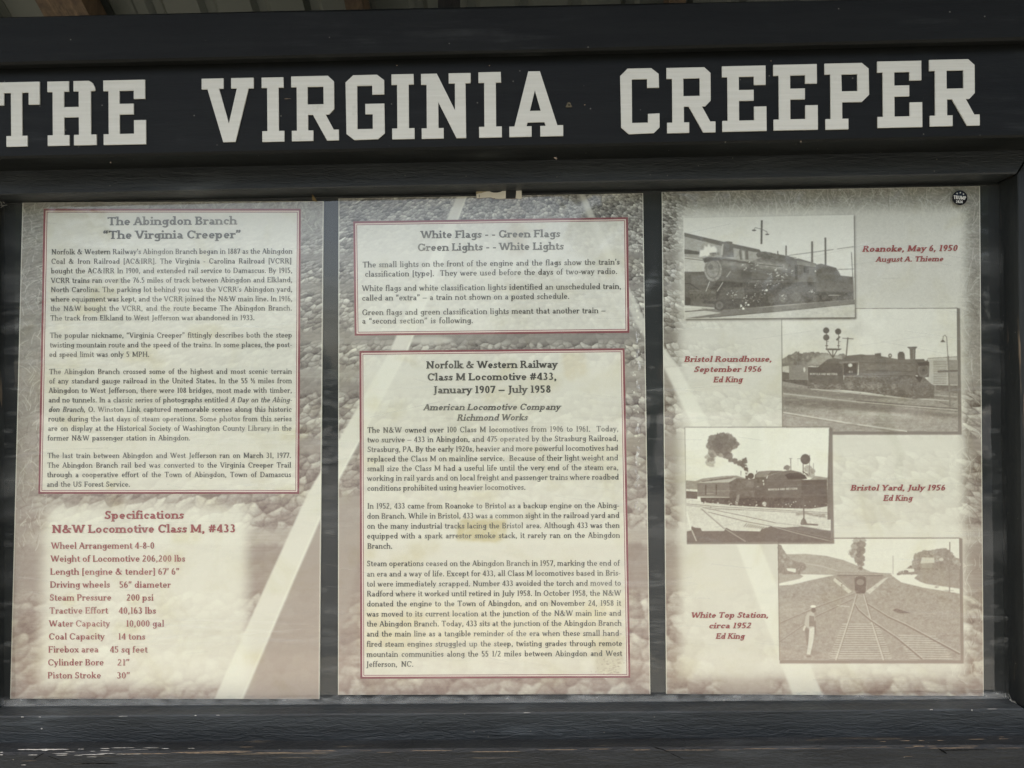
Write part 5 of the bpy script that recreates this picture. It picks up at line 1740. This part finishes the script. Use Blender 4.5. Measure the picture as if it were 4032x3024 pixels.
text_obj('caption_text', [d2('Bristol Yard, July 1956', 1130, 1722, 919, 918), d2('Ed King', 1335, 1517, 983, 982)], 22.5, SLABI, M_RED, pr, YT)
text_obj('caption_text', [d3('White Top Station,', 135, 608, 746, 745), d3('circa 1952', 242, 502, 810, 809), d3('Ed King', 286, 462, 874, 873)], 22, SLABI, M_RED, pr, YT)

# ------------------------------------------------------------------ small things stuck to the pane
c5 = lambda p: (3700 + p[0] * .09042, 720 + p[1] * .09042)
ctr = c5((882, 648))
YS = -.0086
st_c = rays([(ctr[0], ctr[1] + 29)], YS)[0]
stk = empty('sticker', tuple(map(float, st_c)), 'small round dark sticker with three stars and bold white lettering', 'sticker')
disc = lambda r, n=40: [(ctr[0] + r * 1.02 * math.cos(a), ctr[1] + r * math.sin(a)) for a in np.linspace(0, 2 * math.pi, n + 1)[:-1]]
prism('backing', [disc(29)], YS - .0006, YS, plain('sticker_black', (.004, .004, .005), .6, .2), stk)
ang0, ang1 = math.radians(188), math.radians(356)
top = [(ctr[0] + 26.5 * math.cos(a), ctr[1] + 26 * math.sin(a)) for a in np.linspace(ang0, ang1, 20)]
prism('blue_field', [top], YS - .0008, YS - .0006, plain('sticker_blue', (.010, .018, .032), .6, .2), stk)
M_SW = plain('sticker_white', (.62, .61, .55), .4, .4)
for cx, cy in ((760, 462), (902, 428), (1037, 488)):
    pts = []
    for i in range(10):
        r = 44 if i % 2 == 0 else 19
        a = -math.pi / 2 + i * math.pi / 5 + .1
        pts.append(c5((cx + r * math.cos(a), cy + r * math.sin(a))))
    prism('star', [pts], YS - .001, YS - .0008, M_SW, stk)
def tilt_text(name, txt, p0, p1, cap, style):
    a = c5(p0); b = c5(p1)
    text_obj(name, [(txt, a[0], a[1], b[0], b[1])], cap, style, M_SW, stk, YS - .0011)
tilt_text('lettering', 'TRUMP', (600, 700), (1150, 745), 14.5, HEAVY)
tilt_text('lettering', '2024', (706, 868), (1000, 884), 10.5, HEAVY)

t6 = lambda p: (1840 + p[0] * .11754, 720 + p[1] * .11754)
lab_c = rays([t6((1060, 540))], -.0088)[0]
tl = empty('torn_label', tuple(map(float, lab_c)), 'torn strip of a cream and black printed label stuck under the top rail', 'torn label')
M_CREAM = plain('label_cream', (.70, .67, .56), .6, .2, .12, 60)
M_LBLACK = plain('label_black', (.022, .023, .022), .5, .3)
M_TEAR = plain('torn_flap', (.36, .31, .20), .8, .1, .2, 120)
M_DIRT = plain('torn_edge', (.16, .12, .09), .9, .1, .3, 200)
prism('backing', [[t6(p) for p in [(290, 285), (700, 262), (1290, 246), (1640, 228), (1815, 222), (1828, 535), (1740, 546), (1620, 530), (1480, 540), (1400, 532), (1290, 532), (1180, 545), (1060, 550), (930, 540), (860, 530), (790, 500), (720, 498), (560, 515), (400, 524), (315, 532), (298, 380)]]], -.0092, -.0086, M_DIRT, tl)
prism('cream_paper', [[t6(p) for p in [(290, 285), (640, 268), (700, 270), (760, 290), (820, 315), (900, 330), (1000, 328), (1090, 310), (1150, 285), (1195, 260), (1290, 250), (1285, 522), (1180, 533), (1060, 538), (930, 527), (920, 507), (860, 512), (790, 488), (720, 486), (560, 503), (400, 510), (315, 520), (298, 380)]]], -.0096, -.0092, M_CREAM, tl)
prism('black_print', [[t6(p) for p in [(700, 268), (1195, 255), (1150, 285), (1090, 310), (1000, 328), (900, 330), (820, 315), (760, 290)]]], -.0096, -.0092, M_LBLACK, tl)
prism('black_print', [[t6(p) for p in [(1298, 250), (1638, 238), (1612, 515), (1540, 510), (1480, 525), (1400, 518), (1288, 520)]]], -.0096, -.0092, M_LBLACK, tl)
prism('cream_paper', [[t6(p) for p in [(1640, 233), (1815, 225), (1825, 528), (1740, 538), (1616, 518), (1632, 400)]]], -.0096, -.0092, M_CREAM, tl)
prism('torn_flap', [[t6(p) for p in [(292, 288), (640, 272), (660, 285), (540, 320), (470, 345), (380, 352), (310, 385), (298, 378)]]], -.0099, -.0096, M_TEAR, tl)
for yy in (400, 425, 448, 470): prism('printed_mark', [[t6(p) for p in [(386, yy), (410, yy - 3), (412, yy + 14), (396, yy + 17)]]], -.0098, -.0096, M_LBLACK, tl)

# dry scrap of leaf and a web at the head of the pane
leaf_pts = [(1226, 765), (1234, 770), (1242, 782), (1246, 792), (1238, 791), (1230, 789), (1227, 778), (1231, 774)]
lf = prism('dry_leaf', [leaf_pts], -.0125, -.0100, plain('dry_leaf_brown', (.17, .125, .06), .9, .1, .35, 400))
recenter(lf)
tag(lf, 'tiny tan dry leaf scrap caught above the left poster\'s right corner', 'leaf')


def thread(name, pts, r, Y, mat, parent=None):
    V, F = [], []
    W = rays(pts, Y)
    n = len(W)
    for i in range(n):
        d = Vector(W[min(i + 1, n - 1)] - W[max(0, i - 1)]).normalized()
        u = d.cross(Vector((0, 1, 0))).normalized()
        w = d.cross(u)
        for kk in range(4):
            a = kk * math.pi / 2
            V.append(Vector(W[i]) + (u * math.cos(a) + w * math.sin(a)) * r * random.uniform(.5, 1.4))
    for i in range(n - 1):
        for kk in range(4):
            F.append((i * 4 + kk, i * 4 + (kk + 1) % 4, (i + 1) * 4 + (kk + 1) % 4, (i + 1) * 4 + kk))
    F += [(3, 2, 1, 0), tuple(n * 4 - 4 + kk for kk in range(4))]
    return mesh_obj(name, V, F, mat, parent)


def webs(label, loc, strands, Y):
    e = empty('cobweb', tuple(map(float, rays([loc], Y)[0])), label, 'cobweb')
    for s_, r in strands: thread('strand', s_, r, Y, M_WEB, e)


c8b = lambda p: (3432 + p[0] * .27125, 2600 + p[1] * .27125)
webs('dusty cobweb bits in the lower right corner of the pane', (3976, 2765), [([c8b(p) for p in [(1940, 485), (1948, 510), (1945, 535)]], .0011), ([c8b(p) for p in [(1985, 492), (2000, 510), (2015, 545), (2028, 575)]], .0004), ([c8b(p) for p in [(2005, 570), (2040, 592), (2075, 612), (2100, 630)]], .0009), ([c8b(p) for p in [(2030, 600), (2060, 590), (2085, 600)]], .0007)], -.030)
c9 = lambda p: (p[0] * .1356, 740 + p[1] * .1356)
webs('dusty cobweb bits in the upper left corner of the pane', (10, 806), [([c9(p) for p in [(10, 380), (30, 430), (50, 490)]], .0009), ([c9(p) for p in [(90, 400), (110, 430), (130, 440)]], .0009), ([c9(p) for p in [(20, 570), (90, 525), (150, 500), (210, 492)]], .0005), ([c9(p) for p in [(-40, 480), (20, 500), (100, 515)]], .0006)], -.020)

# ------------------------------------------------------------------ the shelter roof above and behind the case
roof = empty('shelter_roof', (0, .3, 0), 'timber shelter roof of grey corrugated sheets seen above the black case', 'roof')
def roof_mat():
    m, nt, b = new_mat('grey_sheet')
    v = mapping(nt, (3, 3, 3))
    n_ = noise(nt, v, 1.0, 5)
    c = mixc(nt, n_, (.052, .058, .045), (.070, .077, .060))
    nt.links.new(c, b.inputs['Base Color'])
    b.inputs['Roughness'].default_value = .6
    return m
M_TIN = roof_mat()
M_RAFT = wood('rafter_brown', (.040, .026, .014), (.085, .056, .030), grain='z', bump=.5, seed=6.1, rough=.8)
M_DARKT = wood('dark_hanger', (.012, .010, .009), (.03, .025, .02), grain='z', bump=.4, seed=8.1)
RY, RZ = .15, 3.02            # ridge
SB = .62                      # fall of the rear slope
EY, EZ = -.75, 2.72          # front eave, out of view; its reach is set to grade light down the board


def slope_sheet(x0_, x1_, ya, za, yb_, zb):
    V, F = [], []
    prof = []
    x = x0_
    while x < x1_ - 1e-6:
        for dx, h in ((0, 0), (.075, 0), (.09, .02), (.115, .02), (.13, 0)):
            if x + dx <= x1_: prof.append((x + dx, h))
        x += .155
    if x1_ - prof[-1][0] > .001: prof.append((x1_, 0))
    for xx, h in prof:
        for (yy, zz) in ((ya, za), (yb_, zb)):
            V.append((xx, yy, zz + h)); V.append((xx, yy, zz + h + .0015))
    for i in range(len(prof) - 1):
        a = i * 4; b = a + 4
        F += [(a, b, b + 2, a + 2), (a + 1, a + 3, b + 3, b + 1), (a, a + 1, b + 1, b), (a + 2, b + 2, b + 3, a + 3)]
    return mesh_obj('corrugated_sheet', V, F, M_TIN, roof)


xs = [-2.1, -1.17, -.24, .69, 1.62, 2.4]
for i in range(len(xs) - 1):
    dz = .004 * (i % 2)
    slope_sheet(xs[i] - .02, xs[i + 1] + .02, RY, RZ + dz, 2.6, RZ - SB * (2.6 - RY) + dz)
    slope_sheet(xs[i] - .02, xs[i + 1] + .02, EY, EZ + dz, RY - .004, RZ - .002 + dz)


def beam(name, a, b, w, h, mat):
    a, b = Vector(a), Vector(b)
    d = (b - a).normalized()
    side = d.cross(Vector((0, 0, 1))).normalized() * (w / 2)
    upv = side.cross(d).normalized() * h
    V = [a - side, a + side, a + side - upv, a - side - upv, b - side, b + side, b + side - upv, b - side - upv]
    F = [(0, 3, 2, 1), (4, 5, 6, 7), (0, 1, 5, 4), (1, 2, 6, 5), (2, 3, 7, 6), (3, 0, 4, 7)]
    o = mesh_obj(name, V, F, mat, roof)
    fix_normals(o)
    return o


for xr, w in ((-1.30, .13), (-.478, .05), (.425, .045), (1.30, .05), (2.1, .05), (-1.62, .06)):
    beam('rafter', (xr, RY, RZ - .012), (xr, 2.5, RZ - .012 - SB * (2.5 - RY)), w, .09, M_RAFT)
    beam('rafter', (xr, EY + .02, EZ + .02 - .012), (xr, RY - .002, RZ - .012), w, .09, M_RAFT)
hx = rays([(1810, 20)], .22)[0][0]
beam('hanger', (hx, .22, RZ - .08), (hx + .001, .2201, 2.2), .062, .05, M_DARKT)
for px_, py_ in ((-2.0, 2.4), (2.2, 2.4), (-2.0, EY + .1), (2.2, EY + .1)):
    zt = RZ - SB * (py_ - RY) - .1 if py_ > 0 else EZ - .05
    box('post', px_ - .06, px_ + .06, py_ - .06, py_ + .06, 0, zt, M_RAFT, roof)
print('tris', sum(len(o.data.polygons) for o in S.objects if o.type == 'MESH'))
